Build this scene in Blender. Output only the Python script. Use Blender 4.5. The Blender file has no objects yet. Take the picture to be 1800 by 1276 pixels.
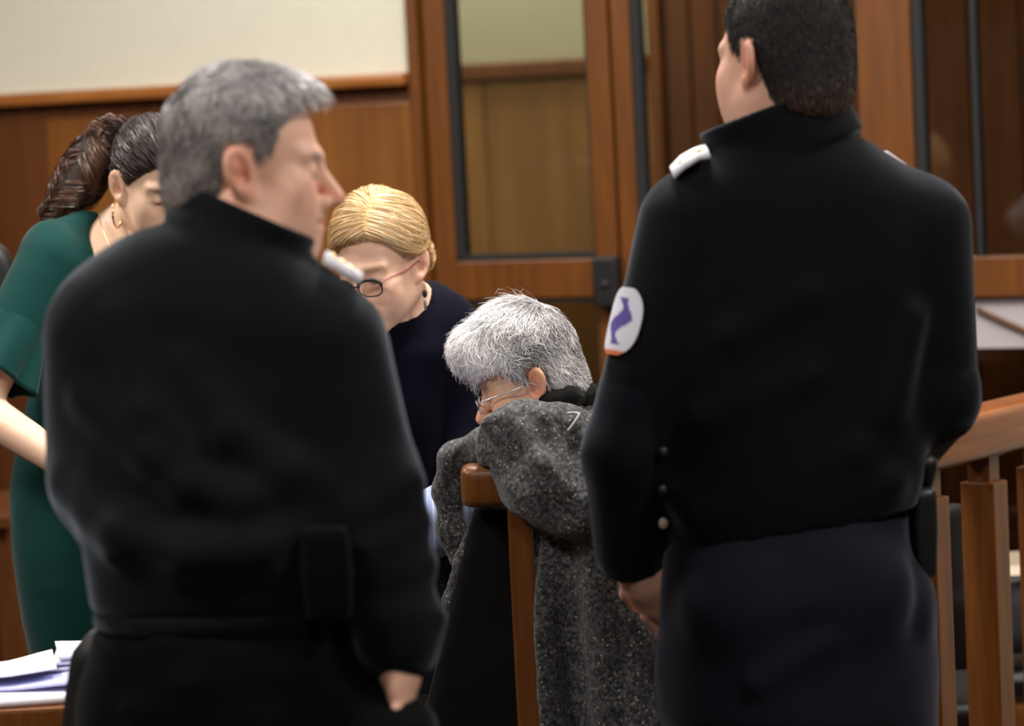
import bpy, bmesh, math, random
import numpy as np
from mathutils import Matrix, Vector

random.seed(7); RNG = np.random.default_rng(7)
SC = bpy.context.scene
COL = SC.collection

# ------------------------------------------------------------------ camera
FPX = 5200.0                       # focal length in pixels of the 1800x1276 frame
CAM = np.array([0.0, 0.0, 1.70])
PITCH, ROLL = math.radians(5.0), math.radians(2.85)
_up0 = np.array([0, math.sin(PITCH), math.cos(PITCH)]); _rt0 = np.array([1.0, 0, 0])
FWD = np.array([0, math.cos(PITCH), -math.sin(PITCH)])
RT = _rt0 * math.cos(ROLL) - _up0 * math.sin(ROLL)
UP = _up0 * math.cos(ROLL) + _rt0 * math.sin(ROLL)
cd = bpy.data.cameras.new('camera'); cam = bpy.data.objects.new('camera', cd); COL.objects.link(cam)
m = Matrix.Identity(4)
for i in range(3):
    m[i][0], m[i][1], m[i][2], m[i][3] = RT[i], UP[i], -FWD[i], CAM[i]
cam.matrix_world = m
cd.sensor_fit = 'HORIZONTAL'; cd.sensor_width = 36; cd.lens = FPX / 1800 * 36
cd.dof.use_dof = True; cd.dof.focus_distance = 5.17; cd.dof.aperture_fstop = 2.5
cd.clip_start = 0.05
SC.camera = cam
# ------------------------------------------------------------------ world, exposure
SC.view_settings.view_transform = 'Standard'; SC.view_settings.look = 'None'
SC.view_settings.gamma = 1; SC.view_settings.use_curve_mapping = False
SC.view_settings.exposure = 0.12
w = bpy.data.worlds.new('world'); SC.world = w; w.use_nodes = True
w.node_tree.nodes['Background'].inputs[0].default_value = (1, .95, .88, 1)
w.node_tree.nodes['Background'].inputs[1].default_value = 0.02
# ceiling lamps: x, y, power; the last two are added to brighten the lobby
LAMPS = [(-1.9, 3.2, 54), (1.9, 3.2, 54), (-2.1, 5.7, 58), (0.2, 5.4, 76), (2.2, 5.3, 34), (0.0, 1.2, 34), (-0.6, 7.1, 9), (0.05, 8.35, 40), (1.6, 7.85, 6)]
CEIL = 3.3
for (lx, ly, pw) in LAMPS:
    ld = bpy.data.lights.new('ceiling_lamp_light', 'AREA'); ld.shape = 'RECTANGLE'; ld.size = 0.6; ld.size_y = 0.6
    ld.energy = pw; ld.color = (1.0, 0.95, 0.88)
    lo = bpy.data.objects.new('ceiling_lamp_light', ld); COL.objects.link(lo); lo.location = (lx, ly, CEIL - 0.075)

def P(px, py, d):
    return CAM + d * (FWD + (px - 900) / FPX * RT - (py - 638) / FPX * UP)

# ------------------------------------------------------------------ materials
MATS = {}
def lin(c):
    return tuple(((v / 255) / 12.92 if v / 255 <= .04045 else ((v / 255 + .055) / 1.055) ** 2.4) for v in c)
def new_mat(name):
    mt = bpy.data.materials.new(name); mt.use_nodes = True
    nt = mt.node_tree; b = nt.nodes['Principled BSDF']; MATS[name] = mt
    return mt, nt, b
def noise_node(nt, scale, detail=4, vec=None, rough=.6):
    n = nt.nodes.new('ShaderNodeTexNoise'); n.inputs['Scale'].default_value = scale
    n.inputs['Detail'].default_value = detail; n.inputs['Roughness'].default_value = rough
    if vec is not None: nt.links.new(vec, n.inputs['Vector'])
    return n
def coords(nt, scale=(1, 1, 1)):
    tc = nt.nodes.new('ShaderNodeTexCoord'); mp = nt.nodes.new('ShaderNodeMapping')
    mp.inputs['Scale'].default_value = scale
    nt.links.new(tc.outputs['Object'], mp.inputs['Vector']); return mp.outputs['Vector']
def ramp(nt, fac, stops):
    r = nt.nodes.new('ShaderNodeValToRGB'); nt.links.new(fac, r.inputs['Fac'])
    e = r.color_ramp.elements
    while len(e) < len(stops): e.new(0.5)
    for i, (p, c) in enumerate(stops): e[i].position = p; e[i].color = (*c, 1)
    return r.outputs['Color']
def bump(nt, b, h, strength, dist=.002):
    bn = nt.nodes.new('ShaderNodeBump'); bn.inputs['Strength'].default_value = strength; bn.inputs['Distance'].default_value = dist
    nt.links.new(h, bn.inputs['Height']); nt.links.new(bn.outputs['Normal'], b.inputs['Normal'])
def wood(name, dark, light, rough=.38, scale=(14, 14, 1.1), coat=.15):
    mt, nt, b = new_mat(name)
    v = coords(nt, scale); n = noise_node(nt, 3.0, 6, v, .65)
    nt.links.new(ramp(nt, n.outputs['Fac'], [(.3, dark), (.72, light)]), b.inputs['Base Color'])
    b.inputs['Roughness'].default_value = rough; b.inputs['Coat Weight'].default_value = coat; b.inputs['Coat Roughness'].default_value = .25
    bump(nt, b, n.outputs['Fac'], .08, .001); return mt
def cloth(name, c, rough=.85, sheen=.3, weave=900, var=.15, sheen_tint=(1, 1, 1)):
    mt, nt, b = new_mat(name)
    v = coords(nt); n = noise_node(nt, 7, 5, v)
    c0 = tuple(x * (1 - var) for x in c); c1 = tuple(x * (1 + var) for x in c)
    nt.links.new(ramp(nt, n.outputs['Fac'], [(.3, c0), (.7, c1)]), b.inputs['Base Color'])
    b.inputs['Roughness'].default_value = rough; b.inputs['Sheen Weight'].default_value = sheen
    b.inputs['Sheen Roughness'].default_value = .4; b.inputs['Sheen Tint'].default_value = (*sheen_tint, 1)
    b.inputs['Specular IOR Level'].default_value = .06
    n2 = noise_node(nt, weave, 2, v); bump(nt, b, n2.outputs['Fac'], .25, .0008); return mt
def plain(name, c, rough=.5, metal=0, **kw):
    mt, nt, b = new_mat(name)
    v = coords(nt); n = noise_node(nt, 25, 4, v)
    nt.links.new(ramp(nt, n.outputs['Fac'], [(.3, tuple(x * .98 for x in c)), (.7, tuple(min(1, x * 1.02) for x in c))]), b.inputs['Base Color'])
    b.inputs['Roughness'].default_value = rough; b.inputs['Metallic'].default_value = metal
    for k, x in kw.items(): b.inputs[k].default_value = x
    return mt
def attr_mat(name, rough, sss=0, spec=.5, noise_bump=0, aniso=0):
    mt, nt, b = new_mat(name)
    a = nt.nodes.new('ShaderNodeAttribute'); a.attribute_name = 'Col'
    nt.links.new(a.outputs['Color'], b.inputs['Base Color'])
    b.inputs['Roughness'].default_value = rough; b.inputs['Specular IOR Level'].default_value = spec
    if sss:
        b.inputs['Subsurface Weight'].default_value = sss; b.inputs['Subsurface Radius'].default_value = (1, .35, .2); b.inputs['Subsurface Scale'].default_value = .008
    if noise_bump:
        n = noise_node(nt, 500, 3, coords(nt)); bump(nt, b, n.outputs['Fac'], noise_bump, .001)
    return mt
WOOD = wood('wood_orange', lin((88, 48, 15)), lin((126, 74, 28)))
WOODF = wood('wood_door_frame', lin((88, 48, 12)), lin((114, 66, 19)))
WOODP = wood('wood_veneer', lin((104, 60, 19)), lin((138, 86, 33)), .42, (5, 5, .5))
WOODD = wood('wood_veneer_dark', lin((76, 40, 14)), lin((100, 56, 22)), .42, (5, 5, .5))
WOODR = wood('wood_rail', lin((112, 58, 22)), lin((150, 86, 40)), .32, (1.5, 1.5, 20), .25)
TRIMW = wood('wood_trim_light', lin((132, 76, 30)), lin((176, 112, 54)), .35, (1.5, 1.5, 18))
WOODB = wood('wood_brown', lin((70, 36, 14)), lin((104, 58, 24)), .4)
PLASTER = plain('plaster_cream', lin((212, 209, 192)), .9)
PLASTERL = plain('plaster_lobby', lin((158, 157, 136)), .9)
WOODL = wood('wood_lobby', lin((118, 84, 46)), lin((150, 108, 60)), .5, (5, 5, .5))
CEILM = plain('ceiling_white', (.8, .8, .77), .95)
FLOORM = wood('floor_brown', lin((38, 24, 14)), lin((60, 38, 22)), .5, (6, 1, 6))
RUBBER = plain('black_gasket', (.005, .005, .0055), .7)
BLACKP = plain('black_plastic', (.006, .006, .0065), .5)
LEATHER = plain('black_leather', (.007, .007, .008), .45)
CHROME = plain('brushed_steel', (.55, .55, .56), .3, 1)
GOLD = plain('gold_metal', (.85, .55, .25), .22, 1)
PAPER = plain('white_paper', lin((232, 232, 244)), .8)
PAPERB = plain('lilac_paper', lin((178, 182, 226)), .8)
CARD = plain('beige_cardboard', lin((196, 182, 160)), .8)
REFLW = plain('reflection_white', lin((178, 170, 174)), .7)  # pale tone of the reflection built on the lower glass
BLACKJ = cloth('black_jacket_cloth', (.0042, .0050, .0068), .75, .24, 700, .15, (.75, .85, 1))
BLACKT = cloth('black_trouser_cloth', (.0022, .0023, .0026), .85, .05)
NAVYT = cloth('navy_trouser_cloth', (.0092, .0092, .0155), .8, .15, 700, .15, (.8, .8, 1))
BLACKJ2 = cloth('navy_black_jacket_cloth', (.0029, .0030, .0043), .75, .14, 700, .15, (.8, .85, 1))
PADC = cloth('slate_panel_cloth', (.0042, .0052, .0085), .7, .16, 500, .15, (.75, .8, 1))
GREEN = cloth('green_dress_cloth', lin((18, 58, 56)), .75, .12, 600, .1)
NAVYC = cloth('navy_knit_cloth', lin((13, 12, 25)), .85, .04, 600, .1)
SILVER = plain('silver_braid', lin((228, 228, 238)), .6)
DARKS = cloth('dark_skirt_cloth', (.008, .008, .011), .85, .15)
FUR = cloth('black_fur_collar', (.010, .010, .010), .95, .1, 300)
SHADOWC = cloth('black_shadow_cloth', (.006, .006, .0065), .75, .1)
SKIN = attr_mat('skin', .48, .12, .4, .12)
HAIRM = attr_mat('hair', .38, 0, .5)
HAIRB = attr_mat('hair_base', .7, 0, .2)
def tweed():
    mt, nt, b = new_mat('tweed_speckled')
    v = coords(nt); n = noise_node(nt, 22, 5, v)
    base = ramp(nt, n.outputs['Fac'], [(.3, (.010, .010, .011)), (.75, (.030, .030, .032))])
    n2 = noise_node(nt, 130, 5, v, .8)
    f1 = ramp(nt, n2.outputs['Fac'], [(.44, (0, 0, 0)), (.64, (1, 1, 1))])
    vo = nt.nodes.new('ShaderNodeTexVoronoi'); vo.inputs['Scale'].default_value = 115; nt.links.new(v, vo.inputs['Vector'])
    f2 = ramp(nt, vo.outputs['Distance'], [(.10, (1, 1, 1)), (.30, (0, 0, 0))])
    mm = nt.nodes.new('ShaderNodeMath'); mm.operation = 'MULTIPLY'; n3 = noise_node(nt, 40, 2, v)
    f3 = ramp(nt, n3.outputs['Fac'], [(.46, (0, 0, 0)), (.58, (1, 1, 1))])
    nt.links.new(f2, mm.inputs[0]); nt.links.new(f3, mm.inputs[1])
    m1 = nt.nodes.new('ShaderNodeMixRGB'); nt.links.new(f1, m1.inputs[0]); nt.links.new(base, m1.inputs[1]); m1.inputs[2].default_value = (.14, .14, .145, 1)
    m2 = nt.nodes.new('ShaderNodeMixRGB'); nt.links.new(mm.outputs[0], m2.inputs[0]); nt.links.new(m1.outputs[0], m2.inputs[1]); m2.inputs[2].default_value = (.36, .355, .34, 1)
    nt.links.new(m2.outputs[0], b.inputs['Base Color']); b.inputs['Roughness'].default_value = .95
    b.inputs['Specular IOR Level'].default_value = .1; b.inputs['Sheen Weight'].default_value = .2
    bump(nt, b, n2.outputs['Fac'], .6, .003); return mt
TWEED = tweed()
def stripes():
    mt, nt, b = new_mat('blue_striped_shirt')
    v = coords(nt); wv = nt.nodes.new('ShaderNodeTexWave'); wv.inputs['Scale'].default_value = 32; wv.inputs['Distortion'].default_value = 1.2
    nt.links.new(v, wv.inputs['Vector'])
    nt.links.new(ramp(nt, wv.outputs['Fac'], [(.75, lin((150, 165, 215))), (.97, lin((200, 208, 235)))]), b.inputs['Base Color'])
    b.inputs['Roughness'].default_value = .8; return mt
STRIPE = stripes()
def glass(name, tint, rough=.02, fac=None):
    mt, nt, b = new_mat(name); nt.nodes.remove(b)
    t = nt.nodes.new('ShaderNodeBsdfTransparent'); t.inputs[0].default_value = (*tint, 1)
    g = nt.nodes.new('ShaderNodeBsdfGlossy'); g.inputs['Roughness'].default_value = rough
    fr = nt.nodes.new('ShaderNodeFresnel'); fr.inputs[0].default_value = 1.45
    mx = nt.nodes.new('ShaderNodeMixShader')
    if fac is None: nt.links.new(fr.outputs[0], mx.inputs[0])
    else: mx.inputs[0].default_value = fac
    nt.links.new(t.outputs[0], mx.inputs[1]); nt.links.new(g.outputs[0], mx.inputs[2])
    nt.links.new(mx.outputs[0], nt.nodes['Material Output'].inputs[0]); return mt
GLASS = glass('tinted_door_glass', (.87, .87, .82))
GLASSD = glass('dark_lower_glass', (.62, .58, .50))
LENS = glass('spectacle_lens', (.98, .98, .98), .02, .03)
def emis(name, c, s):
    mt, nt, b = new_mat(name); b.inputs['Emission Color'].default_value = (*c, 1); b.inputs['Emission Strength'].default_value = s
    b.inputs['Base Color'].default_value = (.9, .9, .9, 1); return mt
LAMPM = emis('lamp_diffuser', (1, .95, .88), 4)
# ------------------------------------------------------------------ mesh helpers
def mesh_np(name, V, F, smooth=True):
    V = np.asarray(V, np.float32); F = np.asarray(F, np.int32)
    me = bpy.data.meshes.new(name); n = F.shape[1]
    me.vertices.add(len(V)); me.vertices.foreach_set('co', V.ravel())
    me.loops.add(F.size); me.loops.foreach_set('vertex_index', F.ravel())
    me.polygons.add(len(F)); me.polygons.foreach_set('loop_start', np.arange(0, F.size, n, dtype=np.int32))
    me.polygons.foreach_set('loop_total', np.full(len(F), n, np.int32))
    me.update(calc_edges=True); me.validate()
    if smooth: me.polygons.foreach_set('use_smooth', np.ones(len(me.polygons), bool))
    return me
def set_col(me, C):
    a = me.color_attributes.new('Col', 'FLOAT_COLOR', 'POINT')
    C = np.concatenate([np.asarray(C, np.float32), np.ones((len(C), 1), np.float32)], 1)
    a.data.foreach_set('color', C.ravel())
def tagp(o, label=None, cat=None, group=None, kind=None):
    if label: o['label'] = label
    if cat: o['category'] = cat
    if group: o['group'] = group
    if kind: o['kind'] = kind
    return o
def obj(name, me, mat, parent=None, loc=None):
    o = bpy.data.objects.new(name, me); COL.objects.link(o)
    if mat is not None: me.materials.append(mat)
    if parent is not None: o.parent = parent
    if loc is not None: o.location = loc
    return o
def empty(name, loc, label=None, cat=None, group=None, kind=None):
    o = bpy.data.objects.new(name, None); COL.objects.link(o); o.location = loc; o.empty_display_size = .1
    return tagp(o, label, cat, group, kind)
def base_of(o):
    b = np.zeros(3)
    while o is not None: b += np.array(o.location); o = o.parent
    return b
def put(name, V, F, mat, parent=None, smooth=True, col=None):
    """vertices given in world space; object linked under parent (parents are only translated)"""
    V = np.asarray(V, float)
    b = base_of(parent) if parent is not None else None
    if parent is None:
        loc = np.array([V[:, 0].mean(), V[:, 1].mean(), V[:, 2].min()]); me = mesh_np(name, V - loc, F, smooth)
        o = obj(name, me, mat, None, loc)
    else:
        me = mesh_np(name, V - b, F, smooth); o = obj(name, me, mat, parent)
    if col is not None: set_col(me, col)
    return o
def bmput(name, bm, mat, parent=None, smooth=False):
    bmesh.ops.recalc_face_normals(bm, faces=bm.faces)
    me = bpy.data.meshes.new(name)
    if parent is not None: off = base_of(parent)
    else:
        c = np.array([v.co[:] for v in bm.verts]); off = np.array([c[:, 0].mean(), c[:, 1].mean(), c[:, 2].min()])
    bmesh.ops.translate(bm, verts=bm.verts, vec=Vector(-off)); bm.to_mesh(me); bm.free()
    if smooth:
        for p in me.polygons: p.use_smooth = True
    return obj(name, me, mat, parent, off if parent is None else None)
def hexa(corners, bev=.004, seg=2):
    """8 corners: bottom ring 0-3, top ring 4-7"""
    bm = bmesh.new(); v = [bm.verts.new(Vector(c)) for c in corners]
    for f in ((0, 3, 2, 1), (4, 5, 6, 7), (0, 1, 5, 4), (1, 2, 6, 5), (2, 3, 7, 6), (3, 0, 4, 7)): bm.faces.new([v[i] for i in f])
    if bev: bmesh.ops.bevel(bm, geom=list(bm.edges), offset=bev, segments=seg, affect='EDGES', profile=.6)
    return bm
def box(name, O, ax, ay, az, lo, hi, mat, parent=None, bev=.004, seg=2):
    O, ax, ay, az = map(np.asarray, (O, ax, ay, az)); c = []
    for z in (lo[2], hi[2]):
        for (x, y) in ((lo[0], lo[1]), (hi[0], lo[1]), (hi[0], hi[1]), (lo[0], hi[1])): c.append(O + ax * x + ay * y + az * z)
    return bmput(name, hexa(c, bev, seg), mat, parent)
EX, EY, EZ = np.eye(3)
def abox(name, lo, hi, mat, parent=None, bev=.004, seg=2): return box(name, (0, 0, 0), EX, EY, EZ, lo, hi, mat, parent, bev, seg)
def tube(pts, rad, sides=8, closed=False, flat=None):
    pts = np.asarray(pts, float); n = len(pts); rad = np.broadcast_to(np.asarray(rad, float), (n,))
    T = np.gradient(pts, axis=0)
    if closed: T = np.roll(pts, -1, 0) - np.roll(pts, 1, 0)
    T /= np.linalg.norm(T, axis=1)[:, None] + 1e-12
    ref = np.array([0, 0, 1.0]) if flat is None else np.asarray(flat, float)
    N = np.cross(T, ref); bad = np.linalg.norm(N, axis=1) < .05; N[bad] = np.cross(T[bad], np.array([.3, 1, .2]))
    N /= np.linalg.norm(N, axis=1)[:, None]; B = np.cross(T, N)
    a = np.linspace(0, 2 * math.pi, sides, endpoint=False)
    V = (pts[:, None] + rad[:, None, None] * (np.cos(a)[None, :, None] * N[:, None] + np.sin(a)[None, :, None] * B[:, None])).reshape(-1, 3)
    F = []
    for i in range(n if closed else n - 1):
        for j in range(sides):
            i2 = (i + 1) % n; j2 = (j + 1) % sides
            F.append((i * sides + j, i * sides + j2, i2 * sides + j2, i2 * sides + j))
    return V, F
def join(parts):
    Vs, Fs, o = [], [], 0
    for V, F in parts: Vs.append(np.asarray(V)); Fs.append(np.asarray(F) + o); o += len(V)
    return np.concatenate(Vs), np.concatenate(Fs)
def sphere_mesh(c, r, nu=16, nv=10, R=None):
    u = np.linspace(0, 2 * math.pi, nu, endpoint=False); v = np.linspace(.02, math.pi - .02, nv)
    L = np.stack([np.outer(np.sin(v), np.cos(u)), np.outer(np.sin(v), np.sin(u)), np.outer(np.cos(v), np.ones(nu))], -1).reshape(-1, 3) * np.asarray(r)
    if R is not None: L = L @ np.asarray(R).T
    F = [(i * nu + j, i * nu + (j + 1) % nu, (i + 1) * nu + (j + 1) % nu, (i + 1) * nu + j) for i in range(nv - 1) for j in range(nu)]
    return L + np.asarray(c), np.array(F)[:, ::-1]

# ------------------------------------------------------------------ distance-field modelling
def smin(a, b, k):
    h = np.clip(.5 + .5 * (b - a) / k, 0, 1); return b + (a - b) * h - k * h * (1 - h)
def smax(a, b, k): return -smin(-a, -b, k)
def d_ell(q, c, r):
    p = q - np.asarray(c); r = np.asarray(r, float)
    k0 = np.sqrt(((p / r) ** 2).sum(-1)); k1 = np.sqrt(((p / r ** 2) ** 2).sum(-1)) + 1e-9
    return k0 * (k0 - 1) / k1
def d_cap(q, a, b, ra, rb=None):
    rb = ra if rb is None else rb; a = np.asarray(a, float); ba = np.asarray(b, float) - a
    t = np.clip(((q - a) @ ba) / (ba @ ba), 0, 1)
    return np.linalg.norm(q - a - t[..., None] * ba, axis=-1) - (ra + (rb - ra) * t)
class Prim:
    def __init__(s, f, lo, hi): s.f, s.lo, s.hi = f, np.asarray(lo, float), np.asarray(hi, float)
    def inset(s, o): return Prim(lambda q: s.f(q) + o, s.lo, s.hi)
def cap(a, b, ra, rb=None):
    rb = ra if rb is None else rb; a = np.asarray(a, float); b = np.asarray(b, float); r = max(ra, rb)
    return Prim(lambda q: d_cap(q, a, b, ra, rb), np.minimum(a, b) - r, np.maximum(a, b) + r)
def ell(c, r, R=None):
    c = np.asarray(c, float); r = np.asarray(r, float) * np.ones(3)
    if R is None: return Prim(lambda q: d_ell(q, c, r), c - r, c + r)
    R = np.asarray(R); m_ = r.max()
    return Prim(lambda q: d_ell((q - c) @ R, (0, 0, 0), r), c - m_, c + m_)
def chain(pts, rads):
    pr = [cap(pts[i], pts[i + 1], rads[i], rads[i + 1]) for i in range(len(pts) - 1)]
    def f(q):
        d = pr[0].f(q)
        for p in pr[1:]: d = smin(d, p.f(q), .02)
        return d
    return Prim(f, np.min([p.lo for p in pr], 0), np.max([p.hi for p in pr], 0))
def loft(rows, yaw=0, n=2.3, O=None, R=None, cap_r=.02):
    """rows: (z, cx, cy, rx, ry); elliptical sections stacked along z of the frame (O, R)"""
    rows = sorted(rows); A = np.array(rows, float)
    zs = A[:, 0]; zz = np.linspace(zs[0], zs[-1], 80)
    S = np.stack([np.interp(zz, zs, A[:, i]) for i in range(1, 5)], 1)
    ker = np.array([1, 2, 3, 2, 1.]) / 9
    Sp = np.pad(S, ((2, 2), (0, 0)), 'edge'); S = np.stack([np.convolve(Sp[:, i], ker, 'valid') for i in range(4)], 1)
    c, s_ = math.cos(yaw), math.sin(yaw)
    def f(q):
        if R is not None: q = (q - O) @ R
        z = q[..., 2]
        cx, cy, rx, ry = (np.interp(z, zz, S[:, i]) for i in range(4))
        x = q[..., 0] - cx; y = q[..., 1] - cy
        if yaw: x, y = x * c + y * s_, -x * s_ + y * c
        d = ((np.abs(x / rx) ** n + np.abs(y / ry) ** n) ** (1 / n) - 1) * np.minimum(rx, ry)
        return smax(d, np.maximum(z - zs[-1], zs[0] - z), cap_r)
    mr = A[:, 3:5].max(1)
    lo = np.array([(A[:, 1] - mr).min(), (A[:, 2] - mr).min(), zs[0]]); hi = np.array([(A[:, 1] + mr).max(), (A[:, 2] + mr).max(), zs[-1]])
    if R is not None:
        cs = np.array([[x, y, z] for x in (lo[0], hi[0]) for y in (lo[1], hi[1]) for z in (lo[2], hi[2])]) @ np.asarray(R).T + O
        lo, hi = cs.min(0), cs.max(0)
    return Prim(f, lo, hi)
def prow(py, pl, pr, d, ry, dy=0.0):
    a = P((pl + pr) / 2, py, d); return (a[2], a[0], a[1] + dy, (pr - pl) / 2 * d / FPX, ry)
def axis(lo, hi, coarse, fine=(), h=.003):
    x = [lo]
    while x[-1] < hi:
        s_ = coarse
        for a, b in fine:
            if a - coarse <= x[-1] <= b: s_ = h
        x.append(x[-1] + s_)
    return np.array(x)
class Field:
    def __init__(s, lo, hi, coarse=.008, fine=(), h=.003):
        lo, hi = np.asarray(lo), np.asarray(hi)
        s.ax = [axis(lo[i], hi[i], coarse, [(f[0][i], f[1][i]) for f in fine], h) for i in range(3)]
        s.D = np.full([len(a) for a in s.ax], 1.0, np.float32)
    def _block(s, p, m_):
        sl = []
        for i in range(3):
            a = max(0, np.searchsorted(s.ax[i], p.lo[i] - m_) - 1); b = min(len(s.ax[i]), np.searchsorted(s.ax[i], p.hi[i] + m_) + 1)
            if b <= a: return None, None
            sl.append(slice(a, b))
        q = np.stack(np.meshgrid(*[s.ax[i][sl[i]] for i in range(3)], indexing='ij'), -1)
        return tuple(sl), q
    def add(s, p, k=.01):
        sl, q = s._block(p, max(k, .02) + .01)
        if sl is not None: s.D[sl] = smin(s.D[sl], p.f(q), k)
        return s
    def sub(s, p, k=.005):
        sl, q = s._block(p, .03)
        if sl is not None: s.D[sl] = smax(s.D[sl], -p.f(q), k)
        return s
    def cut(s, fn, k=.004):            # keep where fn(q) < 0
        q = np.stack(np.meshgrid(*s.ax, indexing='ij'), -1); s.D = smax(s.D, fn(q), k).astype(np.float32); return s
    def mesh(s, smooth=2):
        D = s.D.copy()
        for i in range(3):
            D.swapaxes(0, i)[0] = 1; D.swapaxes(0, i)[-1] = 1
        S = D < 0
        C8 = [(a, b, c) for a in (0, 1) for b in (0, 1) for c in (0, 1)]
        n = [d - 1 for d in D.shape]
        cnt = np.zeros(n, np.int8)
        for (a, b, c) in C8: cnt += S[a:a + n[0], b:b + n[1], c:c + n[2]]
        I = np.argwhere((cnt > 0) & (cnt < 8)); ids = np.full(n, -1, np.int32); ids[tuple(I.T)] = np.arange(len(I))
        vals = np.stack([D[I[:, 0] + a, I[:, 1] + b, I[:, 2] + c] for (a, b, c) in C8], 1)
        acc = np.zeros((len(I), 3)); num = np.zeros(len(I))
        for ia, ca in enumerate(C8):
            for ib, cb in enumerate(C8):
                if ib > ia and sum(abs(x - y) for x, y in zip(ca, cb)) == 1:
                    da, db = vals[:, ia], vals[:, ib]; mk = (da < 0) != (db < 0)
                    t = np.where(mk, da / np.where(mk, da - db, 1), 0)
                    acc += mk[:, None] * (np.array(ca) + t[:, None] * (np.array(cb) - np.array(ca))); num += mk
        g = I + acc / num[:, None]
        V = np.stack([np.interp(g[:, i], np.arange(len(s.ax[i])), s.ax[i]) for i in range(3)], 1)
        Q = []
        for dim in range(3):
            u, v = (dim + 1) % 3, (dim + 2) % 3
            a = [slice(None)] * 3; b = [slice(None)] * 3; a[dim] = slice(0, -1); b[dim] = slice(1, None)
            E = np.argwhere(S[tuple(a)] != S[tuple(b)])
            E = E[(E[:, u] > 0) & (E[:, v] > 0) & (E[:, u] < n[u]) & (E[:, v] < n[v])]
            ins = S[tuple(E.T)]
            def cid(du, dv):
                e = E.copy(); e[:, u] -= du; e[:, v] -= dv; return ids[tuple(e.T)]
            q = np.stack([cid(1, 1), cid(0, 1), cid(0, 0), cid(1, 0)], 1)
            q[~ins] = q[~ins][:, ::-1]; Q.append(q)
        Q = np.concatenate(Q); Q = Q[(Q >= 0).all(1)]
        e = np.concatenate([Q[:, [0, 1]], Q[:, [1, 2]], Q[:, [2, 3]], Q[:, [3, 0]]])
        for _ in range(smooth):
            deg = np.bincount(e.ravel(), minlength=len(V)).astype(float)
            N = np.stack([np.bincount(e[:, 0], V[e[:, 1], i], len(V)) + np.bincount(e[:, 1], V[e[:, 0], i], len(V)) for i in range(3)], 1)
            V = V + .5 * (N / np.maximum(deg, 1)[:, None] - V)
        return V, Q
def normals(V, F):
    F = np.asarray(F); n = np.cross(V[F[:, 1]] - V[F[:, 0]], V[F[:, 2]] - V[F[:, 0]])
    N = np.zeros_like(V)
    for i in range(F.shape[1]):
        for c in range(3): N[:, c] += np.bincount(F[:, i], n[:, c], len(V))
    return N / (np.linalg.norm(N, axis=1)[:, None] + 1e-12)
LAT = np.random.default_rng(3).random((32, 32, 32)) * 2 - 1
def vnoise(p):
    i = np.floor(p).astype(int); f = p - i; f = f * f * (3 - 2 * f); r = 0
    for a in (0, 1):
        for b in (0, 1):
            for c in (0, 1):
                w_ = (f[:, 0] if a else 1 - f[:, 0]) * (f[:, 1] if b else 1 - f[:, 1]) * (f[:, 2] if c else 1 - f[:, 2])
                r = r + w_ * LAT[(i[:, 0] + a) % 32, (i[:, 1] + b) % 32, (i[:, 2] + c) % 32]
    return r
def folds(V, F, amp, scale, seed=0, keep=None):
    """soft cloth folds: displacement along the normals by ridged noise"""
    N = normals(V, F); s_ = np.asarray(scale, float)
    a = vnoise(V * s_ + seed * 7.3); b = vnoise(V * s_ * 2.1 + seed * 3.1 + 5)
    d = amp * ((1 - 2 * np.abs(a)) * .7 + b * .35)
    if keep is not None: d = d * keep(V)
    return V + N * d[:, None]

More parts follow.
